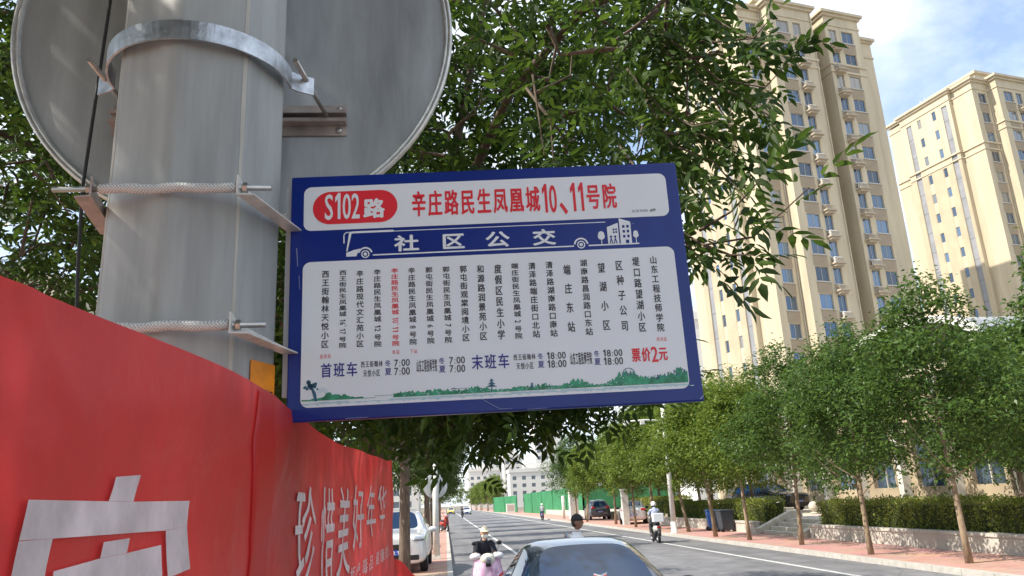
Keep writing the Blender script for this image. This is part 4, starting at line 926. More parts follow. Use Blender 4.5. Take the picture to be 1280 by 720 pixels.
for a in wlist: win(*a)
lg = None
for (u, v) in ((6.35,-1.3),(11.36,-1.3)):
    for i, z in enumerate(F):
        if lg is None:
            m = MB(); m.box(-0.2,1.15,-0.8,-0.004,-0.16,0.0); m.box(-0.05,1.0,-0.6,-0.006,-0.40,-0.165)
            m.box(-0.12,1.02,-0.62,-0.56,0.40,0.50)
            for k in range(9): m.box(-0.11+k*0.135,-0.06+k*0.135,-0.60,-0.575,0.001,0.358)
            m.box(-0.115,-0.075,-0.555,-0.006,0.37,0.41); m.box(0.975,1.015,-0.555,-0.006,0.37,0.41)
            lg = m.build('balcony_ledge', railm, tower); q = lg
        else: q = lg.copy(); COL.objects.link(q); q.parent = tower
        q.location = (u, v, z-2.5)
ac = None
for (u, v, k) in ((6.35,-1.3,0),(6.35,-1.3,5),(11.36,-1.3,7),(11.36,-1.3,1),(6.35,-1.3,10),(6.35,-1.3,1),(6.35,-1.3,2),(6.35,-1.3,7),(6.35,-1.3,8),(6.35,-1.3,11),(6.35,-1.3,12),(11.36,-1.3,4),(6.35,-1.3,4)):
    if ac is None:
        m = MB(); m.box(0.05,0.9,-0.52,-0.16,0.02,0.62); m.lathe([(0.24,-0.525),(0.24,-0.54),(0.2,-0.54),(0.05,-0.53),(0,-0.53)], 16, (0.36,0,0.32), 'Y'); ac = m.build('air_conditioner', acm, tower, bevel=0.02); q = ac
    else: q = ac.copy(); COL.objects.link(q); q.parent = tower
    q.location = (u, v, F[k]-2.5)
clone(tower, (72.4,87.5,0), ang, 'second cream apartment tower, cut off by the right edge of the photo')
clone(tower, (94,100,0), ang, 'third cream tower, barely showing behind the second one at the right edge')
#PART3
# ------------------------------------------------------------------ vehicles
tyre_m = mat('tyre', (0.02,0.02,0.022), 0.85); rim_m = mat('alloy_rim', (0.5,0.5,0.52), 0.35, 0.8)
cglass = mat('car_glass', (0.006,0.022,0.06), 0.03, 0.05, spec=0.6)
blk_tr = mat('black_trim', (0.015,0.015,0.017), 0.4); chrome = mat('chrome', (0.75,0.75,0.75), 0.15, 1.0)
lampc = mat('lamp_lens', (0.22,0.24,0.27), 0.1, 0.3, spec=0.8); lampr = mat('tail_lens', (0.45,0.01,0.012), 0.15)
plate_b = mat('plate_blue', (0.02,0.08,0.45), 0.4); plate_w = mat('plate_white', (0.8,0.8,0.8), 0.4)
interior_m = mat('car_interior', (0.05,0.05,0.055), 0.8)
def paint(n, c): return mat('paint_' + n, c, 0.28, 0.15, coat=1.0)
ST = {'sedan': [(-2.38,.34,.52,.62,.56,.50),(-2.30,.22,.62,.80,.69,.66),(-2.0,.2,.70,.87,.79,.74),(-1.5,.2,.80,.90,.89,.78),(-0.98,.2,.90,.905,.98,.79),(-0.12,.2,.93,.91,1.385,.65),(0.35,.2,.94,.91,1.43,.655),(0.45,.2,.94,.91,1.43,.655),(1.0,.2,.95,.905,1.385,.63),(1.20,.2,.96,.90,1.345,.61),(1.80,.2,.96,.87,1.07,.66),(2.15,.22,.93,.83,1.03,.66),(2.33,.3,.86,.76,.93,.58),(2.40,.42,.66,.68,.70,.52)],
      'suv': [(-2.29,.36,.70,.76,.82,.66),(-2.25,.24,.86,.87,.97,.78),(-1.95,.22,.95,.91,1.03,.82),(-1.4,.22,1.0,.92,1.075,.83),(-0.95,.22,1.03,.925,1.12,.78),(-0.28,.22,1.05,.925,1.60,.58),(0.25,.22,1.06,.925,1.66,.61),(0.35,.22,1.06,.925,1.66,.61),(1.15,.22,1.08,.92,1.64,.60),(1.30,.22,1.09,.92,1.63,.59),(1.95,.24,1.10,.90,1.52,.55),(2.17,.26,1.05,.86,1.10,.72),(2.26,.34,.80,.80,.84,.68)]}
GL_ = {'sedan': dict(ws=4, side=[(4,5),(5,6),(7,8)], rw=9), 'suv': dict(ws=4, side=[(4,5),(5,6),(7,8),(9,10)], rw=10)}
PIL = {'sedan': [6,8], 'suv': [6,8]}
def car(name, label, kind, pcol, loc, rz, L=1.0, W=1.0, Hs=1.0, group=None, cat='car', ptext=None):
    root = thing(name, label, cat, loc, rz, group); S = ST[kind]; g = GL_[kind]
    secs = []
    for y, zb, zbelt, w, zt, wt in S:
        deck = zt - zbelt < 0.2
        zr = zt - (0.02 if deck else 0.06)
        h = [(0,zb),(w*.86,zb),(w,zb+.13 if zb < .3 else zb+.06),(w*1.0,zbelt*.70 if zbelt*.70 > zb+.15 else zb+.1),(w*.965,zbelt),(wt,zr),(wt*.86,zt),(wt*.45,zt+.018),(0,zt+.025)]
        secs.append([(x*W, y*L, z*Hs) for x, z in h] + [(-x*W, y*L, z*Hs) for x, z in h[1:-1]][::-1])
    n = len(secs[0]); vs = [p for s in secs for p in s]; bm = bmesh.new(); bv = [bm.verts.new(p) for p in vs]
    def mi(i, k):
        kk = k if k < 8 else 15 - k         # mirrored segment index
        if i == g['ws'] and kk in (6,7): return 1
        if i == g['rw'] and kk in (6,7): return 2
        if kk == 4 and any(i == a for a, b in g['side']): return 3
        if kk == 4 and i in PIL[kind]: return 4
        return 0
    for i in range(len(S)-1):
        for k in range(n):
            f = bm.faces.new([bv[i*n+k], bv[i*n+(k+1)%n], bv[(i+1)*n+(k+1)%n], bv[(i+1)*n+k]]); f.material_index = mi(i, k); f.smooth = True
    bm.faces.new([bv[k] for k in range(n)]); bm.faces.new([bv[(len(S)-1)*n+k] for k in range(n)][::-1])
    cl = bm.edges.layers.float.new('crease_edge')
    for e in bm.edges:
        if len(e.link_faces) == 2 and e.link_faces[0].material_index != e.link_faces[1].material_index: e[cl] = 0.75
    bmesh.ops.recalc_face_normals(bm, faces=bm.faces)
    me = bpy.data.meshes.new('tmp'); bm.to_mesh(me); bm.free(); o = bpy.data.objects.new('tmp', me); COL.objects.link(o)
    md = o.modifiers.new('s', 'SUBSURF'); md.levels = 2; md.render_levels = 2
    dg = bpy.context.evaluated_depsgraph_get(); dg.update(); ev = bpy.data.meshes.new_from_object(o.evaluated_get(dg))
    V = [tuple(v.co) for v in ev.vertices]; FF = [(p.material_index, tuple(p.vertices)) for p in ev.polygons]
    bpy.data.objects.remove(o); bpy.data.meshes.remove(me); bpy.data.meshes.remove(ev)
    def sub(idx, side=None):
        mb = MB(); mp_ = {}
        for m, f in FF:
            if m not in idx: continue
            if side is not None and (sum(V[i][0] for i in f) > 0) != (side > 0): continue
            for i in f:
                if i not in mp_: mp_[i] = len(mb.v); mb.v.append(V[i])
            mb.f.append(tuple(mp_[i] for i in f)); mb.sm.append(True)
        return mb
    pm_ = paint(*pcol)
    sub({0}).build('body', pm_, root); sub({1}).build('windscreen', cglass, root); sub({2}).build('rear_window', cglass, root)
    for s in (1,-1): sub({3}, s).build('side_windows', cglass, root); sub({4}, s).build('door_pillars', blk_tr, root)
    yf, yr = S[0][0]*L, S[-1][0]*L; wr = .335 if kind == 'sedan' else .37
    for y in (-1.42*L, 1.38*L):
        for s in (1,-1):
            x = s*0.80*W; w = MB(); w.lathe([(wr*.62,-.10),(wr*.93,-.11),(wr,-.07),(wr,.07),(wr*.93,.11),(wr*.62,.10)], 28, (x,y,wr), 'X'); wo = w.build('wheel', tyre_m, root)
            r = MB(); r.lathe([(0.001,.085*s),(wr*.16,.095*s),(wr*.2,.08*s),(wr*.58,.09*s),(wr*.64,.10*s)], 28, (x,y,wr), 'X')
            r.build('rim', rim_m, wo)
            ar = MB(); x2 = s*(0.905*W)
            for q in range(12):
                a0, a1 = R(-8+196*q/12), R(-8+196*(q+1)/12); r0, r1 = wr*1.02, wr*1.17
                ar.prism([(x2-0.02*s,y+r0*math.cos(a0),wr+r0*math.sin(a0)),(x2-0.02*s,y+r1*math.cos(a0),wr+r1*math.sin(a0)),(x2-0.02*s,y+r1*math.cos(a1),wr+r1*math.sin(a1)),(x2-0.02*s,y+r0*math.cos(a1),wr+r0*math.sin(a1))], (0.022*s,0,0))
            ar.build('wheel_arch', blk_tr, root)
    zb = S[2][2]*Hs
    for s in (1,-1):
        h = MB(); h.ell((s*0.66*W, yf+0.115*L, zb*.92), (.20*W,.15,.055 if kind == 'suv' else .07), 16, 10); h.build('headlight', lampc, root)
        t = MB(); t.ell((s*0.62*W, yr-0.10, S[-3][2]*Hs*.94), (.19*W,.10,.085), 16, 10); t.build('tail_light', lampr, root)
        mx_ = S[4]; m = MB(); m.ell((s*(mx_[3]*W+.11), (mx_[0]+.18)*L, mx_[2]*Hs+.06), (.13,.07,.085), 14, 10); m.box(s*(mx_[3]*W-.03), s*(mx_[3]*W+.05), (mx_[0]+.16)*L, (mx_[0]+.22)*L, mx_[2]*Hs-.02, mx_[2]*Hs+.03); m.build('wing_mirror', pm_ if kind == 'suv' and pcol[0] == 'white' else blk_tr, root)
    gz = zb*.72; gr = MB(); gr.box(-.42*W,.42*W,yf-.012,yf+.12,gz-.07,gz+.09); gr.build('grille', blk_tr, root, bevel=.02)
    gr = MB(); gr.box(-.70*W,.70*W,yf-.004,yf+.2,gz-.34,gz-.20); gr.build('lower_intake', blk_tr, root, bevel=.02)
    for y, s in ((yf-.02, -1), (yr+.012, 1)):
        z = gz-.13 if s < 0 else S[-1][2]*Hs*.86
        p = MB(); p.box(-.22,.22,y-.006,y+.006,z-.07,z+.07); po = p.build('number_plate', plate_b, root)
        if ptext:
            t = []; hline(t, ptext, -.19,.19,z-.045,z+.045,0.02,0.6); lay(t, (lambda a, b: (a, y-.009, b)) if s < 0 else (lambda a, b: (-a, y+.009, b))).build('plate_characters', plate_w, po)
    return root
sed = car('car', 'dark blue sedan at the bottom centre, seen from the front over its roof', 'sedan', ('dark', (0.010,0.020,0.040)), (1.60,9.55,0), R(1.5), 1.0, 0.985, 0.975)
orn = MB(); orn.prism([(-0.07,-0.98,1.03),(0.07,-0.98,1.03),(0.07,-0.94,1.085),(-0.07,-0.94,1.085)], (0,0.02,0)); orn.build('red_ornament', mat('ornament_red',(0.45,0.05,0.04),0.6), sed)
orn = MB()
for s in (1,-1): orn.prism([(0,-0.965,1.07),(s*0.07,-0.95,1.095),(s*0.07,-0.95,1.108),(0,-0.965,1.088)], (0,-0.01,0))
orn.build('white_ornament', plate_w, sed)
for y in (0.05,): 
    ae = MB(); ae.prism([(-0.006,0.95,1.42),(0.006,0.95,1.42),(0.006,1.13,1.37),(-0.006,1.13,1.37)], (0,0,0.0)); 
    fin = MB(); fin.prism([(-0.02,0.86,1.405),(-0.02,1.05,1.38),(-0.02,1.03,1.46)], (0.04,0,0)); fin.build('roof_aerial', paint('dark',(0.010,0.020,0.040)), sed, bevel=.006)
car('suv', 'white car parked on the left pavement, partly hidden by banner and tree trunk', 'suv', ('white', (0.70,0.71,0.72)), (-1.42,24.9,0.12), R(-1), 1, 1, 1.02, ptext='021')
car('suv', 'dark grey car parked on the right pavement near the green fence corner', 'suv', ('grey', (0.05,0.055,0.07)), (13.25,69.5,0.12), R(177), 1, 1, 1.0, ptext='021')
car('car', 'white sedan parked on the right pavement with its rear to the camera', 'sedan', ('white', (0.70,0.70,0.68)), (12.95,54.8,0.12), R(168), 1.02, 1.02, 1.08, ptext='021')
car('suv', 'black car parked on the raised plaza at the top of the steps', 'suv', ('black', (0.012,0.012,0.015)), (18.6,44.6,PZ), R(22), 1, 1, 0.98, ptext='021')
car('car', 'small white car coming far down the street', 'sedan', ('white', (0.70,0.70,0.68)), (4.3,165,0), 0)
car('car', 'distant yellow taxi on the left side far down the street', 'sedan', ('yellow', (0.75,0.55,0.05)), (1.2,185,0), 0)
car('suv', 'dark parked car far behind the white one on the left pavement', 'suv', ('black', (0.012,0.012,0.015)), (-2.3,36.5,0.12), R(2))
# ------------------------------------------------------------------ people and scooters
skin_m = mat('skin', (0.45,0.27,0.19), 0.55, var=0.06, vscale=30); hair_m = mat('black_hair', (0.015,0.013,0.012), 0.55)
cloth = lambda n, c: mat('cloth_' + n, c, 0.85, var=0.12, vscale=18)
def skinmesh(name, J, E, m, parent, scale=1.0, grow=0.0, extra=None, root_j=None, subd=2):
    names = [j for j in J if any(j in e for e in E)]; ix = {j: i for i, j in enumerate(names)}
    me = bpy.data.meshes.new('tmp'); me.from_pydata([tuple(q*scale for q in J[j][:3]) for j in names], [(ix[a], ix[b]) for a, b in E], []); o = bpy.data.objects.new('tmp', me); COL.objects.link(o)
    md = o.modifiers.new('k', 'SKIN'); md.use_smooth_shade = True; sv = me.skin_vertices[0].data
    for j in names:
        r = J[j][3]*scale + grow; ry = (J[j][4]*scale + grow) if len(J[j]) > 4 else r; sv[ix[j]].radius = (r, ry); sv[ix[j]].use_root = (j == (root_j or names[0]))
    s2 = o.modifiers.new('s', 'SUBSURF'); s2.levels = subd; s2.render_levels = subd
    dg = bpy.context.evaluated_depsgraph_get(); dg.update(); ev = bpy.data.meshes.new_from_object(o.evaluated_get(dg))
    mb = MB(); mb.add([tuple(v.co) for v in ev.vertices], [tuple(p.vertices) for p in ev.polygons], True)
    bpy.data.objects.remove(o); bpy.data.meshes.remove(me); bpy.data.meshes.remove(ev)
    ns = len(mb.v)
    if extra: extra(mb)
    o = mb.build(name, m, parent); o['n_skin'] = ns
    return o
SHIRT = {('pelvis','waist'):1,('waist','chest'):1,('chest','neckb'):1.3,('neckb','neck'):.5,('chest','ls'):1,('ls','le'):.85,('chest','rs'):1,('rs','re'):.85}
TROUS = {('pelvis','lh'):1,('lh','lk'):1,('lk','la'):.9,('pelvis','rh'):1,('rh','rk'):1,('rk','ra'):.9}
def garment(body, name, J, E, keep, m, root, s, grow):
    """cloth shell grown from the faces of the body that belong to the kept bones"""
    me = body.data; nb = body['n_skin']; V = np.array([v.co for v in me.vertices][:nb]); N = np.array([v.normal for v in me.vertices][:nb]); best = np.full(nb, 1e9); ok = np.zeros(nb, bool)
    for e in E:
        a = np.array(J[e[0]][:3])*s; b = np.array(J[e[1]][:3])*s; d = b-a; t = np.clip((V-a) @ d / (d @ d), 0, 1); q = np.linalg.norm(V - a - t[:,None]*d, axis=1)
        cl_ = q < best; best[cl_] = q[cl_]; ok[cl_] = (t[cl_] <= keep[e]) if e in keep else False
    fs = [tuple(p.vertices) for p in me.polygons if max(p.vertices) < nb and sum(ok[i] for i in p.vertices) >= 2]
    mb = MB(); ix = {}
    for f in fs:
        for i in f:
            if i not in ix: ix[i] = len(mb.v); mb.v.append(tuple(V[i] + N[i]*grow*(1+.25*math.sin(V[i][2]*60+V[i][0]*35))))
        mb.f.append(tuple(ix[i] for i in f)); mb.sm.append(True)
    return mb.build(name, m, root)
def head_into(mb, c, s, turn=0.0):
    """head with face towards -Y, turned about Z"""
    def fn(d, p):
        q = Vector(p)
        if d.z < 0: q.x *= 1 + 0.28*d.z; q.y *= 1 + 0.10*d.z
        if d.y < -0.55 and abs(d.x) < 0.8:
            q.y -= 0.018*s*math.exp(-((d.x/0.16)**2)) * math.exp(-(((d.z+0.12)/0.17)**2))       # nose
            q.y += 0.010*s*math.exp(-(((abs(d.x)-0.36)/0.16)**2)) * math.exp(-(((d.z-0.10)/0.10)**2))   # eye sockets
            q.y -= 0.006*s*math.exp(-((d.x/0.3)**2)) * math.exp(-(((d.z+0.48)/0.08)**2))      # lips
            q.y -= 0.008*s*math.exp(-((d.x/0.3)**2)) * math.exp(-(((d.z+0.80)/0.14)**2))      # chin
        return q
    k = len(mb.v); mb.ell((0,0,0), (.076*s,.095*s,.118*s), 32, 24, fn)
    for sx in (1,-1): mb.ell((sx*.078*s,.008*s,-.006*s), (.012*s,.02*s,.032*s), 8, 8)
    mb.move(k, Matrix.Translation(c) @ Matrix.Rotation(turn, 4, 'Z'))
def face_parts(parent, c, s, turn):
    M = Matrix.Translation(c) @ Matrix.Rotation(turn, 4, 'Z')
    e = MB()
    for sx in (1,-1): e.ell((sx*.031*s,-.078*s,.010*s), (.013*s,.008*s,.007*s), 10, 8)
    e.move(0, M).build('eyes', mat('eye_dark',(0.03,0.02,0.018),0.2), parent)
    e = MB(); e.ell((0,-.086*s,-.056*s), (.022*s,.008*s,.006*s), 12, 6); e.move(0, M).build('mouth', mat('lips',(0.36,0.14,0.12),0.5), parent)
def cap(parent, c, s, turn, m, badge=None, brim=True, mb_badge=None):
    M = Matrix.Translation(c) @ Matrix.Rotation(turn, 4, 'Z'); k = MB(); k.ell((0,.004*s,.030*s), (.087*s,.106*s,.108*s), 24, 8, None, 0.0, 0.999)
    k.ell((0,.004*s,.030*s), (.088*s,.107*s,.012*s), 24, 4)
    co = k.move(0, M).build('cap', m, parent)
    b = MB(); pts0 = [(.078*s*math.cos(R(a)), -.05*s - .125*s*max(0,math.sin(R(a)))**.8, .040*s - .020*s*math.sin(R(a))) for a in range(0,181,12)]
    b.prism([(x,y,z+.006*s) for x, y, z in pts0], (0,0,.010*s)); b.move(0, M).build('brim', m, co)
    if badge:
        g = MB(); g.ell((0,-.100*s,.075*s), (.028*s,.010*s,.020*s), 12, 6); g.move(0, M).build('badge', badge, co)
def hand(J, E, side, wr, pt, up, s):
    """five short finger chains from the wrist joint name wr; pt = pointing dir, up = back of hand"""
    w = Vector(J[wr][:3]); f = Vector(pt).normalized(); u = Vector(up).normalized(); r = f.cross(u).normalized()
    pl = w + f*.055*s; J[side+'palm'] = (*pl, .022*s, .016*s); E.append((wr, side+'palm'))
    for i, (o_, ln) in enumerate(((-.027,.066),(-.009,.076),(.009,.072),(.027,.056))):
        a = w + f*.09*s + r*o_*s; b = a + f*ln*.5*s - u*.014*s; c = b + f*ln*.35*s - u*.03*s
        for nm, p in (('a',a),('b',b),('c',c)): J[f'{side}f{i}{nm}'] = (*p, .0085*s, .0085*s)
        E += [(side+'palm', f'{side}f{i}a'), (f'{side}f{i}a', f'{side}f{i}b'), (f'{side}f{i}b', f'{side}f{i}c')]
    sg = -1 if side == 'l' else 1
    a = w + f*.04*s + r*sg*.035*s; b = a + f*.035*s + r*sg*.02*s - u*.01*s
    J[side+'t1'] = (*a, .011*s); J[side+'t2'] = (*b, .009*s); E += [(wr, side+'t1'), (side+'t1', side+'t2')]
def rider(parent_loc, rz, label, shirt, trousers, s=1.0, group=None, headgear='helmet', gear_m=None, mask=False, face=True, lean=0.0, hair=False):
    root = thing('person', label, 'person', parent_loc, rz, group)
    J = {'pelvis':(0,.25,.86,.135,.115),'waist':(0,.235,1.0,.12,.10),'chest':(0,.19-lean,1.20,.135,.105),'neckb':(0,.165-lean,1.36,.065,.06),'neck':(0,.12-lean,1.41,.05,.05),
         'ls':(.16,.17-lean,1.315,.058),'le':(.205,-.0-lean*.5,1.10,.044),'lw':(.225,-.205,1.045,.028),'rs':(-.16,.17-lean,1.315,.058),'re':(-.205,-.0-lean*.5,1.10,.044),'rw':(-.225,-.205,1.045,.028),
         'lh':(.095,.22,.82,.09),'lk':(.13,-.17,.74,.062),'la':(.12,-.10,.34,.04),'lt':(.12,-.26,.285,.033),'rh':(-.095,.22,.82,.09),'rk':(-.13,-.17,.74,.062),'ra':(-.12,-.10,.34,.04),'rt':(-.12,-.26,.285,.033)}
    E = [('pelvis','waist'),('waist','chest'),('chest','neckb'),('neckb','neck'),('chest','ls'),('ls','le'),('le','lw'),('chest','rs'),('rs','re'),('re','rw'),('pelvis','lh'),('lh','lk'),('lk','la'),('la','lt'),('pelvis','rh'),('rh','rk'),('rk','ra'),('ra','rt')]
    hand(J, E, 'l', 'lw', (.0,-1,-.1), (0,-.2,1), s); hand(J, E, 'r', 'rw', (.0,-1,-.1), (0,-.2,1), s)
    hc = Vector((0,.075-lean*1.3,1.505))*s
    body = skinmesh('body', J, E, skin_m, root, s, 0, lambda mb: head_into(mb, hc, s), 'pelvis', 2)
    garment(body, 'shirt', J, E, SHIRT, shirt, root, s, .016); garment(body, 'trousers', J, E, TROUS, trousers, root, s, .013)
    sh = MB()
    for sx in (1,-1): sh.ell((sx*.12*s,-.18*s,.285*s), (.048*s,.135*s,.05*s), 14, 8)
    sh.build('shoes', blk_tr, root)
    if face: face_parts(root, hc, s, 0)
    if headgear == 'helmet':
        h = MB(); h.ell(hc+Vector((0,.006,.02))*s, (.115*s,.135*s,.135*s), 24, 14, None, -0.25, 0.999); ho = h.build('helmet', gear_m, root)
        v = MB(); v.ell(hc+Vector((0,-.0,.02))*s, (.118*s,.140*s,.07*s), 24, 6, None, -0.15, 0.3); v.build('helmet_band', blk_tr, ho)
    else: cap(root, hc, s, 0, gear_m)
    if hair or headgear != 'helmet':
        h = MB(); h.ell(hc+Vector((0,.018,.012))*s, (.083*s,.088*s,.105*s), 20, 12, lambda d, p: Vector((p.x, max(p.y, -.02*s), p.z)), -0.95, 0.95); h.build('hair', hair_m, root)
    if mask:
        m = MB(); m.ell(hc+Vector((0,-.012,-.052))*s, (.070*s,.094*s,.058*s), 20, 10, lambda d, p: Vector((p.x, min(p.y, -.02*s), p.z))); m.build('face_mask', mat('mask_white',(0.72,0.70,0.66),0.8), root)
    return root
def scooter(loc, rz, label, body_m, group=None, s=1.0, muffs=False, apron=False, box=False, flip=False):
    root = thing('scooter', label, 'scooter', loc, rz, group)
    for y in (-.66, .58):
        w = MB(); w.lathe([(.13,-.05),(.205,-.052),(.23,-.03),(.235,0),(.23,.03),(.205,.052),(.13,.05)], 24, (0,y*s,.235*s), 'X'); wo = w.build('wheel', tyre_m, root)
        r = MB(); r.lathe([(0.001,-.045),(.04,-.05),(.05,-.03),(.12,-.035),(.13,-.05)], 20, (0,y*s,.235*s), 'X').lathe([(0.001,.045),(.04,.05),(.05,.03),(.12,.035),(.13,.05)], 20, (0,y*s,.235*s), 'X'); r.build('rim', rim_m, wo)
    f = MB(); f.tube([(0,-.66,.27),(0,-.60,.55),(0,-.47,.95),(0,-.42,1.02)], [.035,.035,.03,.028], 10)
    for sx in (1,-1): f.tube([(sx*.075,-.66,.235),(sx*.08,-.63,.45),(0,-.58,.6)], .02, 8)
    f.build('front_fork', blk_tr, root)
    b = MB(); b.tube([(0,-.42,.30),(0,-.2,.22),(0,.15,.22),(0,.45,.40),(0,.75,.5)], [.11,.13,.15,.15,.08], 12); b.build('chassis', blk_tr, root)
    b = MB(); b.box(-.16,.16,-.40,.12,.25,.30); b.build('foot_board', blk_tr, root, bevel=.02)
    b = MB(); P = [(-.50,.98,.11),(-.54,.85,.15),(-.53,.65,.19),(-.46,.42,.19),(-.40,.30,.14)]; n = 9
    vs = []
    for y, z, w in P:
        for i in range(n): a = -1+2*i/(n-1); vs.append((w*a, y+.10*a*a, z))
    vs += [(x, y+.03, z) for x, y, z in vs]; m = len(P)*n
    fs = [(i*n+k, i*n+k+1, (i+1)*n+k+1, (i+1)*n+k) for i in range(len(P)-1) for k in range(n-1)]; fs += [tuple(q+m for q in f_[::-1]) for f_ in fs]
    ed = [i for i in range(n)] + [i*n+n-1 for i in range(1,len(P))] + [(len(P)-1)*n+i for i in range(n-2,-1,-1)] + [i*n for i in range(len(P)-2,0,-1)]
    fs += [(ed[i], ed[(i+1)%len(ed)], ed[(i+1)%len(ed)]+m, ed[i]+m) for i in range(len(ed))]
    b.add(vs, fs, True); b.build('leg_shield', body_m, root)
    b = MB(); b.ell((0,-.50,1.0), (.15,.11,.11), 20, 12); b.build('handlebar_cover', body_m, root)
    b = MB(); b.lathe([(0.001,0),(.05,0),(.062,.015),(.065,.04)], 20, (0,-.625,.985), 'Y'); b.build('headlight', lampc, root)
    b = MB(); b.box(-.05,.05,-.60,-.58,.87,.93); b.build('badge_plate', blk_tr, root)
    b = MB(); b.tube([(-.34,-.30,1.06),(-.2,-.38,1.07),(0,-.43,1.05),(.2,-.38,1.07),(.34,-.30,1.06)], .015, 8); b.build('handlebar', blk_tr, root)
    for sx in (1,-1):
        g = MB(); g.tube([(sx*.18,-.40,1.07),(sx*.24,-.42,1.25)], .006, 6).ell((sx*.25,-.42,1.29), (.055,.015,.04), 12, 8); g.build('mirror', blk_tr, root)
        if muffs:
            g = MB(); g.ell((sx*.225,-.34,1.045), (.12,.12,.07), 16, 10); g.build('hand_muff', mat('muff',(0.62,0.62,0.66),0.85,var=.15,vscale=14), root)
    b = MB(); b.ell((0,.33,.74), (.15,.36,.075), 20, 10); b.build('seat', blk_tr, root)
    b = MB(); b.ell((0,.42,.56), (.17,.40,.16), 20, 12); b.build('rear_body', body_m, root)
    b = MB(); b.ell((0,.80,.62), (.10,.04,.045), 12, 8); b.build('tail_light', lampr, root)
    b = MB(); b.tube([(0,.80,.52),(0,.88,.38),(0,.86,.30)], [.06,.07,.06], 8); b.build('rear_mudguard', blk_tr, root)
    if box:
        b = MB(); b.box(-.21,.21,.55,.95,.84,1.18); b.build('cargo_box', mat('box_white',(0.75,0.76,0.78),0.5), root, bevel=.02)
    if apron:
        b = MB(); nn_ = 17; vs = []
        for j in range(9):
            t = j/8; z = 1.02-.70*t; w = .27+.10*t
            for i in range(nn_): a = -1+2*i/(nn_-1); vs.append((w*a+.01*math.sin(9*t+i), -.56+.20*a*a-.04*math.sin(3*t)+.015*math.sin(7*a+4*t), z-.05*(1-abs(a))*(t == 0)))
        m = len(vs); vs += [(x, y+.02, z) for x, y, z in vs]
        fs = [(j*nn_+i, j*nn_+i+1, (j+1)*nn_+i+1, (j+1)*nn_+i) for j in range(8) for i in range(nn_-1)]; fs += [tuple(q+m for q in f_[::-1]) for f_ in fs]
        ed = list(range(nn_)) + [j*nn_+nn_-1 for j in range(1,9)] + [8*nn_+i for i in range(nn_-2,-1,-1)] + [j*nn_ for j in range(7,0,-1)]
        fs += [(ed[i], ed[(i+1)%len(ed)], ed[(i+1)%len(ed)]+m, ed[i]+m) for i in range(len(ed))]
        b.add(vs, fs, True); b.build('wind_apron', mat('pink_quilt',(0.60,0.30,0.52),0.7,var=.3,vscale=11,col2=(0.78,0.58,0.74)), root)
    return root
SCG, PPG = 'electric scooters', None
sw = scooter((0.70,14.9,0), R(3), 'pale electric scooter with pink wind apron coming toward the camera', mat('scooter_cream',(0.62,0.60,0.50),0.35,coat=.5), muffs=True, apron=True)
wr_ = rider((0.70,14.9,0), R(3), 'woman in pale cap, face mask and dark shirt riding a scooter toward the camera', cloth('dark', (0.012,0.014,0.025)), cloth('grey', (0.10,0.10,0.12)), 0.97, headgear='cap', gear_m=cloth('cream', (0.66,0.60,0.46)), mask=True, lean=0.10)
sw.scale = wr_.scale = (0.9,0.93,0.93)
scooter((8.75,33.2,0), R(176), 'scooter with white cargo box ridden away along the right kerb', mat('scooter_grey',(0.45,0.45,0.42),0.4), box=True)
rider((8.75,33.2,0), R(176), 'rider in white helmet and pale blue shirt on a scooter near the right kerb', cloth('pale_blue', (0.36,0.40,0.55)), cloth('black', (0.02,0.02,0.025)), 1.0, headgear='helmet', gear_m=mat('helmet_white',(0.78,0.78,0.76),0.3), hair=True)
scooter((9.9,82,0), R(178), 'small scooter far off on the right, in front of the green fence', mat('scooter_blue',(0.08,0.12,0.3),0.4))
rider((9.9,82,0), R(178), 'far rider in grey top and white helmet by the green fence', cloth('grey_top', (0.38,0.40,0.42)), cloth('navy', (0.02,0.03,0.08)), 1.02, headgear='helmet', gear_m=MATS['helmet_white'])
scooter((2.55,124,0), R(2), 'small dark motorbike far down the street on the lane line', blk_tr)
rider((2.55,124,0), R(2), 'distant rider in dark clothes on the lane line', cloth('slate', (0.07,0.08,0.10)), MATS['cloth_black'], 1.05, headgear='helmet', gear_m=mat('helmet_dark',(0.03,0.03,0.035),0.3))
scooter((-0.12,58,0.12), R(20), 'scooter parked on the left pavement with a red body, beyond the pale post', mat('scooter_red',(0.45,0.04,0.03),0.35))
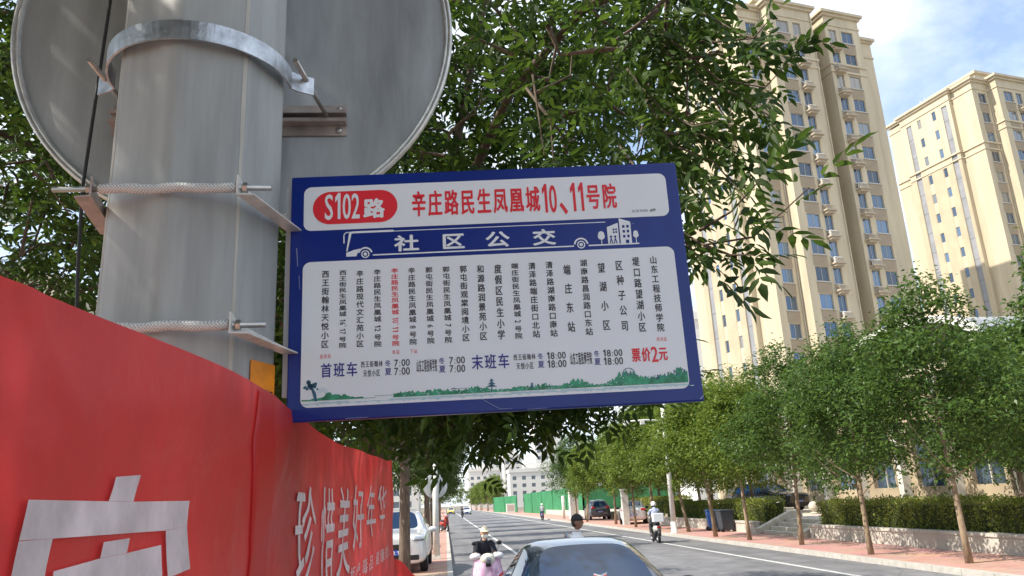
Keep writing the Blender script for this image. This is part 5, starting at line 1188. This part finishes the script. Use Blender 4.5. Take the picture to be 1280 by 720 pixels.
# the man behind the dark car
def walker(loc, rz, label, s=1.0):
    root = thing('person', label, 'person', loc, rz)
    J = {'pelvis':(0,0,.93,.14,.11),'waist':(0,0,1.08,.125,.10),'chest':(0,0,1.29,.145,.11),'neckb':(0,.0,1.45,.066,.06),'neck':(0,-.01,1.53,.052,.052),
         'ls':(.18,0,1.41,.062),'le':(.24,.03,1.12,.045),'lw':(.25,-.06,.88,.028),'rs':(-.18,0,1.41,.062),'re':(-.24,.03,1.12,.045),'rw':(-.25,-.06,.88,.028),
         'lh':(.095,0,.88,.095),'lk':(.11,-.08,.50,.065),'la':(.11,-.02,.10,.042),'lt':(.12,-.15,.05,.035),'rh':(-.095,0,.88,.095),'rk':(-.11,.04,.50,.065),'ra':(-.11,.14,.10,.042),'rt':(-.12,.01,.05,.035)}
    E = [('pelvis','waist'),('waist','chest'),('chest','neckb'),('neckb','neck'),('chest','ls'),('ls','le'),('le','lw'),('chest','rs'),('rs','re'),('re','rw'),('pelvis','lh'),('lh','lk'),('lk','la'),('la','lt'),('pelvis','rh'),('rh','rk'),('rk','ra'),('ra','rt')]
    hand(J, E, 'l', 'lw', (0,-.2,-1), (1,0,0), s); hand(J, E, 'r', 'rw', (0,-.2,-1), (-1,0,0), s)
    hc = Vector((0,-.03,1.655))*s; darkskin = mat('tanned_skin', (0.30,0.16,0.10), 0.5, var=.06, vscale=30)
    body = skinmesh('body', J, E, darkskin, root, s, 0, lambda mb: head_into(mb, hc, s), 'pelvis', 2)
    wh = cloth('white', (0.75,0.75,0.76)); garment(body, 'shirt', J, E, SHIRT, wh, root, s, .016); garment(body, 'trousers', J, E, TROUS, MATS['cloth_black'], root, s, .013)
    sh = MB()
    for x, y in ((.115,-.08),(-.115,.08)): sh.ell((x*s,y*s,.05*s), (.048*s,.135*s,.05*s), 14, 8)
    sh.build('shoes', blk_tr, root)
    face_parts(root, hc, s, 0)
    cap(root, hc, s, 0, MATS['cloth_black'], badge=wh)
    h = MB(); h.ell(hc+Vector((0,.02,.005))*s, (.081*s,.085*s,.10*s), 20, 12, lambda d, p: Vector((p.x, max(p.y, -.005*s), p.z)), -0.7, 0.9); h.build('hair', hair_m, root)
walker((1.98,12.2,0), R(66), 'man in black cap and white shirt just behind the dark sedan', 0.93)
# ------------------------------------------------------------------ posts, bins, fence
whitep = mat('post_white', (0.66,0.65,0.60), 0.6, var=0.15, vscale=5)
po = thing('sign_post', 'pale post with the back of a round sign, beside the white parked car', 'sign post', (-0.35,28.2,0.12))
m = MB(); m.box(-.15,.15,-.12,.12,0,.12); m.build('base', whitep, po, bevel=.01)
m = MB(); m.tube([(0,0,0.1),(0,0,1.6),(0,0,3.25)], [.125,.105,.085], 12); m.lathe([(.085,3.13),(.04,3.2),(0,3.22)], 12); m.build('post', whitep, po)
m = MB(); m.lathe([(0,-.004),(.42,-.004),(.43,0),(.42,.004),(0,.004)], 40, (0,.125,2.45), 'Y'); m.build('round_sign', alu, po)
lp_ = thing('camera_pole', 'white roadside pole with a horizontal arm, near the white helmet rider', 'pole', (10.95,38.0,0.12))
m = MB(); m.lathe([(.2,0),(.2,.03),(.15,.05),(.15,.5),(.13,.52)], 16).tube([(0,0,.5),(0,0,3),(0,0,6.0)], [.13,.115,.09], 14); m.build('pole', whitep, lp_)
m = MB(); m.tube([(0,0,5.35),(-.9,0,5.42),(-2.1,0,5.38)], [.05,.045,.035], 10); m.build('arm', whitep, lp_)
m = MB(); m.box(-2.05,-1.8,-.16,.12,5.18,5.33); m.box(-1.2,-1.0,-.14,.1,5.2,5.36); m.build('camera_box', whitep, lp_, bevel=.01)
for lb, x, y, h, w in (('pale gate pillar beside the parked white sedan',11.95,52.6,2.2,.42), ('pale gate pillar with worn paint beside the dark parked car',12.1,75.0,2.6,.8)):
    q = thing('gate_pillar', lb, 'pillar', (x,y,.12), 0, 'pale gate pillars'); m = MB(); m.box(-w/2,w/2,-w/2,w/2,0,h); m.build('shaft', whitep, q, bevel=.01); m = MB(); m.box(-w/2-.05,w/2+.05,-w/2-.05,w/2+.05,h+.001,h+.1); m.build('capstone', whitep, q, bevel=.01)
q = thing('bollard_post', 'slim pale post in front of the green fence corner', 'post', (11.7,79,.12)); m = MB(); m.tube([(0,0,0),(0,0,2.2)], .14, 12); m.build('shaft', whitep, q)
def bin_(loc, rz, label, c):
    root = thing('wheelie_bin', label, 'bin', loc, rz, 'rubbish bins by the hedge'); bm_ = mat('bin_' + c[0], c[1], 0.5)
    m = MB(); t, b_ = .29, .23
    m.add([(-b_,-b_*1.1,.08),(b_,-b_*1.1,.08),(b_,b_*1.1,.08),(-b_,b_*1.1,.08),(-t,-t*1.15,.92),(t,-t*1.15,.92),(t,t*1.15,.92),(-t,t*1.15,.92)], [(0,3,2,1),(4,5,6,7),(0,1,5,4),(1,2,6,5),(2,3,7,6),(3,0,4,7)]); m.build('body', bm_, root, bevel=.02)
    m = MB(); m.box(-.31,.31,-.36,.36,.922,.98); m.build('lid', bm_, root, bevel=.025)
    m = MB(); m.box(-.12,.12,-.30,-.285,.45,.7); m.build('label_plate', plate_w, root)
    for sx in (1,-1): m = MB(); m.lathe([(0,-.03),(.1,-.03),(.1,.03),(0,.03)], 16, (sx*.22,.28,.1), 'X'); m.build('wheel', tyre_m, root)
ws_ = MB()
for s_ in (1,-1): ws_.tube([(s_*0.05,-0.93,0.985),(s_*0.30,-0.86,1.03),(s_*0.62,-0.84,1.02)], 0.008, 6)
ws_.build('wiper', blk_tr, sed)
bin_((13.0,38.2,.12), R(80), 'blue rubbish bin against the far planter wall, nearer the street', ('blue', (0.02,0.10,0.35)))
bin_((12.95,37.2,.12), R(86), 'dark grey blue bin standing right beside the blue bin', ('slate', (0.05,0.07,0.10)))
bin_((12.95,36.4,.12), R(95), 'dark bin nearest to the steps', ('dark', (0.035,0.045,0.06)))
fg = mat('fence_green', (0.03,0.19,0.075), 0.65, var=0.2, vscale=0.6, bump=0.3, bscale=3)
def gfence(label, pts, h):
    root = thing('site_fence', label, 'fence', (*pts[0], 0), 0, 'green construction fences')
    for (a, b) in zip(pts[:-1], pts[1:]):
        a, b = Vector(a), Vector(b); t = b-a; n = max(1, int(t.length/0.28)); m = MB(); q = Vector((t.y,-t.x)).normalized()
        vs = []
        for i in range(n+1):
            p = a + t*i/n + q*(.035 if i % 2 else -.035); vs += [(p.x,p.y,0.02),(p.x,p.y,h)]
        m.add(vs, [(2*i,2*i+2,2*i+3,2*i+1) for i in range(n)]); m.build('panel_run', fg, root, world=True)
        pm2 = MB()
        k = max(1, int(t.length/6))
    for (a, b) in zip(pts[:-1], pts[1:]):
        a, b = Vector(a), Vector(b); k = max(1, int((b-a).length/9)); 
        for i in range(k+1):
            p = a + (b-a)*i/k; m = MB(); m.box(p.x-.09,p.x+.09,p.y-.09,p.y+.09,0,h+.1); m.build('post', fg, root, world=True)
gfence('long green construction fence turning a corner by the dark parked car', [(13.9,141),(15.4,88.5),(27,92)], 3.3)
gfence('shorter green fence farther down the street', [(10.6,176),(13.4,150)], 3.2)
q = thing('cabinet', 'pale roadside cabinet in front of the green fence', 'cabinet', (12.1,149,0)); m = MB(); m.box(-.8,.8,-.4,.4,.1,1.75); m.build('body', whitep, q, bevel=.03); m = MB(); m.box(-.9,.9,-.5,.5,0,.1); m.build('plinth', conc, q); m = MB(); m.box(-.6,.6,-.42,-.405,.5,1.5); m.build('door', mat('cabinet_door',(0.5,0.42,0.36),0.6), q)
# ------------------------------------------------------------------ podium and far buildings
pod = thing('shop_podium', 'tan low building with pale columns behind the hedge and plaza trees', 'building', (24,28,PZ))
pw = MB(); op = []
for k in range(14): op.append((-22+4.2*k+0.9, -22+4.2*k+3.1, 1.0, 4.2))
sheet(pw, (24-24,28-28), (0,1), (-1,0), -24, 40, -.05, 6.2, [(a,b,c,d) for a,b,c,d in op], 0.3)
pw.quad((0,-24,6.2),(0,40,6.2),(8.0,40,6.2),(8.0,-24,6.2)); pw.quad((0,-24,0),(8,-24,0),(8,-24,6.2),(0,-24,6.2)); pw.quad((0,40,0),(8,40,0),(8,40,6.2),(0,40,6.2)); pw.quad((8,-24,0),(8,40,0),(8,40,6.2),(8,-24,6.2))
pw.build('wall', mat('podium_tan',(0.36,0.29,0.195),0.85,var=.2,vscale=.6), pod)
cm = MB()
for k in range(15):
    y = -22.3+4.2*k
    m = MB(); m.box(-.45,-.01,y-.22,y+.22,0,6.0); m.box(-.55,-.012,y-.3,y+.3,6.001,6.25); m.box(-.55,-.012,y-.3,y+.3,-.04,-.001); m.build('column', mat('column_white',(0.62,0.60,0.55),0.7), pod)
for a,b,c,d in op:
    m = MB(); m.quad((.25,a,c),(.25,b,c),(.25,b,d),(.25,a,d)); wo = m.build('window', glass, pod); m = MB(); m.box(.16,.24,(a+b)/2-.04,(a+b)/2+.04,c,d); m.box(.16,.24,a,b,3.2,3.26); m.build('frame', framem, wo)
m = MB(); m.box(-.7,.2,-24,40,6.26,6.7); m.build('cornice', trim, pod)
vr = MB(); n = 20; pts = []
for i in range(n+1): a = math.pi*i/n; pts.append((-6.5*math.cos(a), 2.0*math.sin(a)))
vs = [(-1.6, 8+p[0], 6.72+p[1]) for p in pts] + [(7.5, 8+p[0], 6.72+p[1]) for p in pts]
vr.add(vs, [(i, i+1, n+1+i+1, n+1+i) for i in range(n)] , True); vr.build('vault_roof', mat('zinc_roof',(0.33,0.34,0.35),0.45,.4,var=.2,vscale=1), pod)
vr = MB()
for i in range(n): 
    a, b = pts[i], pts[i+1]; vr.prism([(-1.75,8+a[0]*1.03,6.74+a[1]*1.05),(-1.75,8+b[0]*1.03,6.74+b[1]*1.05),(-1.75,8+b[0]*.93,6.74+b[1]*.9),(-1.75,8+a[0]*.93,6.74+a[1]*.9)], (.145,0,0))
vr.build('vault_rim', mat('column_white',(0.62,0.60,0.55),0.7), pod)
palew = mat('far_white', (0.66,0.64,0.60), 0.8, var=.06, vscale=.05); farwin = mat('far_window', (0.16,0.19,0.23), 0.2)
def block(label, x, y, w, d, h, m_, fl=3.0, cw=3.2, ww=1.6, wh=1.5, rz=0.0, group='far apartment blocks'):
    root = thing('apartment_block', label, 'building', (x,y,0), rz, group); mb = MB(); ops = []; z = 2.0
    while z + wh + .6 < h:
        u = cw*.3
        while u + ww < w - .4: ops.append((u,u+ww,z,z+wh)); u += cw
        z += fl
    sheet(mb, (-w/2,0), (1,0), (0,-1), 0, w, 0, h, ops, .3)
    ops2 = [o for o in ops if o[1] < d-.3]
    sheet(mb, (-w/2,d), (0,-1), (-1,0), 0, d, 0, h, ops2, .3); mb.quad((w/2,0,0),(w/2,d,0),(w/2,d,h),(w/2,0,h)); mb.quad((-w/2,0,h),(w/2,0,h),(w/2,d,h),(-w/2,d,h)); mb.quad((-w/2,d,0),(w/2,d,0),(w/2,d,h),(-w/2,d,h))
    mb.build('wall', m_, root)
    g_ = MB(); g_.box(-w/2+.28,w/2-.28,.28,d-.28,.1,h-.4); o = g_.build('glazing', farwin, root)
    p = MB(); p.box(-w/2-.3,w/2+.3,-.3,-.01,h-.9,h+.7); p.box(-w/2-.3,-w/2-.01,0,d,h-.9,h+.7); p.box(-w*.25,w*.2,d*.3,d*.7,h+.02,h+3.0); p.build('parapet', m_, root)
    return root
block('pale far high block over the street end, left of the others', 20, 400, 16, 14, 19, palew)
block('pale far block with grey windows beside the street end', 33, 380, 9, 14, 24, palew, cw=2.6)
block('wide pale far block low behind the green fence', 40, 330, 26, 14, 15, palew, cw=4)
block('tall white far tower seen through the hanging leaves', 47, 350, 13, 14, 46, palew)
block('white far tower next to the tall one, above the far trees', 30, 430, 12, 14, 58, palew)
block('white block seen in the gap between the bus sign and the cream tower', 56, 150, 14, 14, 37.3, mat('near_white',(0.70,0.69,0.66),0.8,var=.04,vscale=.1), cw=50)
block('pale far block behind the right row of trees', 75, 260, 24, 14, 26, palew)
block('low tan building behind the dark trees at the left edge', -17, 22, 11, 26, 8.2, mat('left_tan',(0.46,0.40,0.31),0.85,var=.08,vscale=.3), cw=3.4, group='left side buildings')
block('far pale building closing the left side of the street', -14, 210, 14, 20, 15, palew, group='left side buildings')

for k, (x, y) in enumerate(((-9,262),(-5.5,300),(-2.0,345),(2.5,372),(6.5,340))):
    t = clone(varF[k % 2], (x,y,0), k*1.7, 'pale tree at the far end of the street' , 1.5); t['group'] = 'trees at the far end of the street'
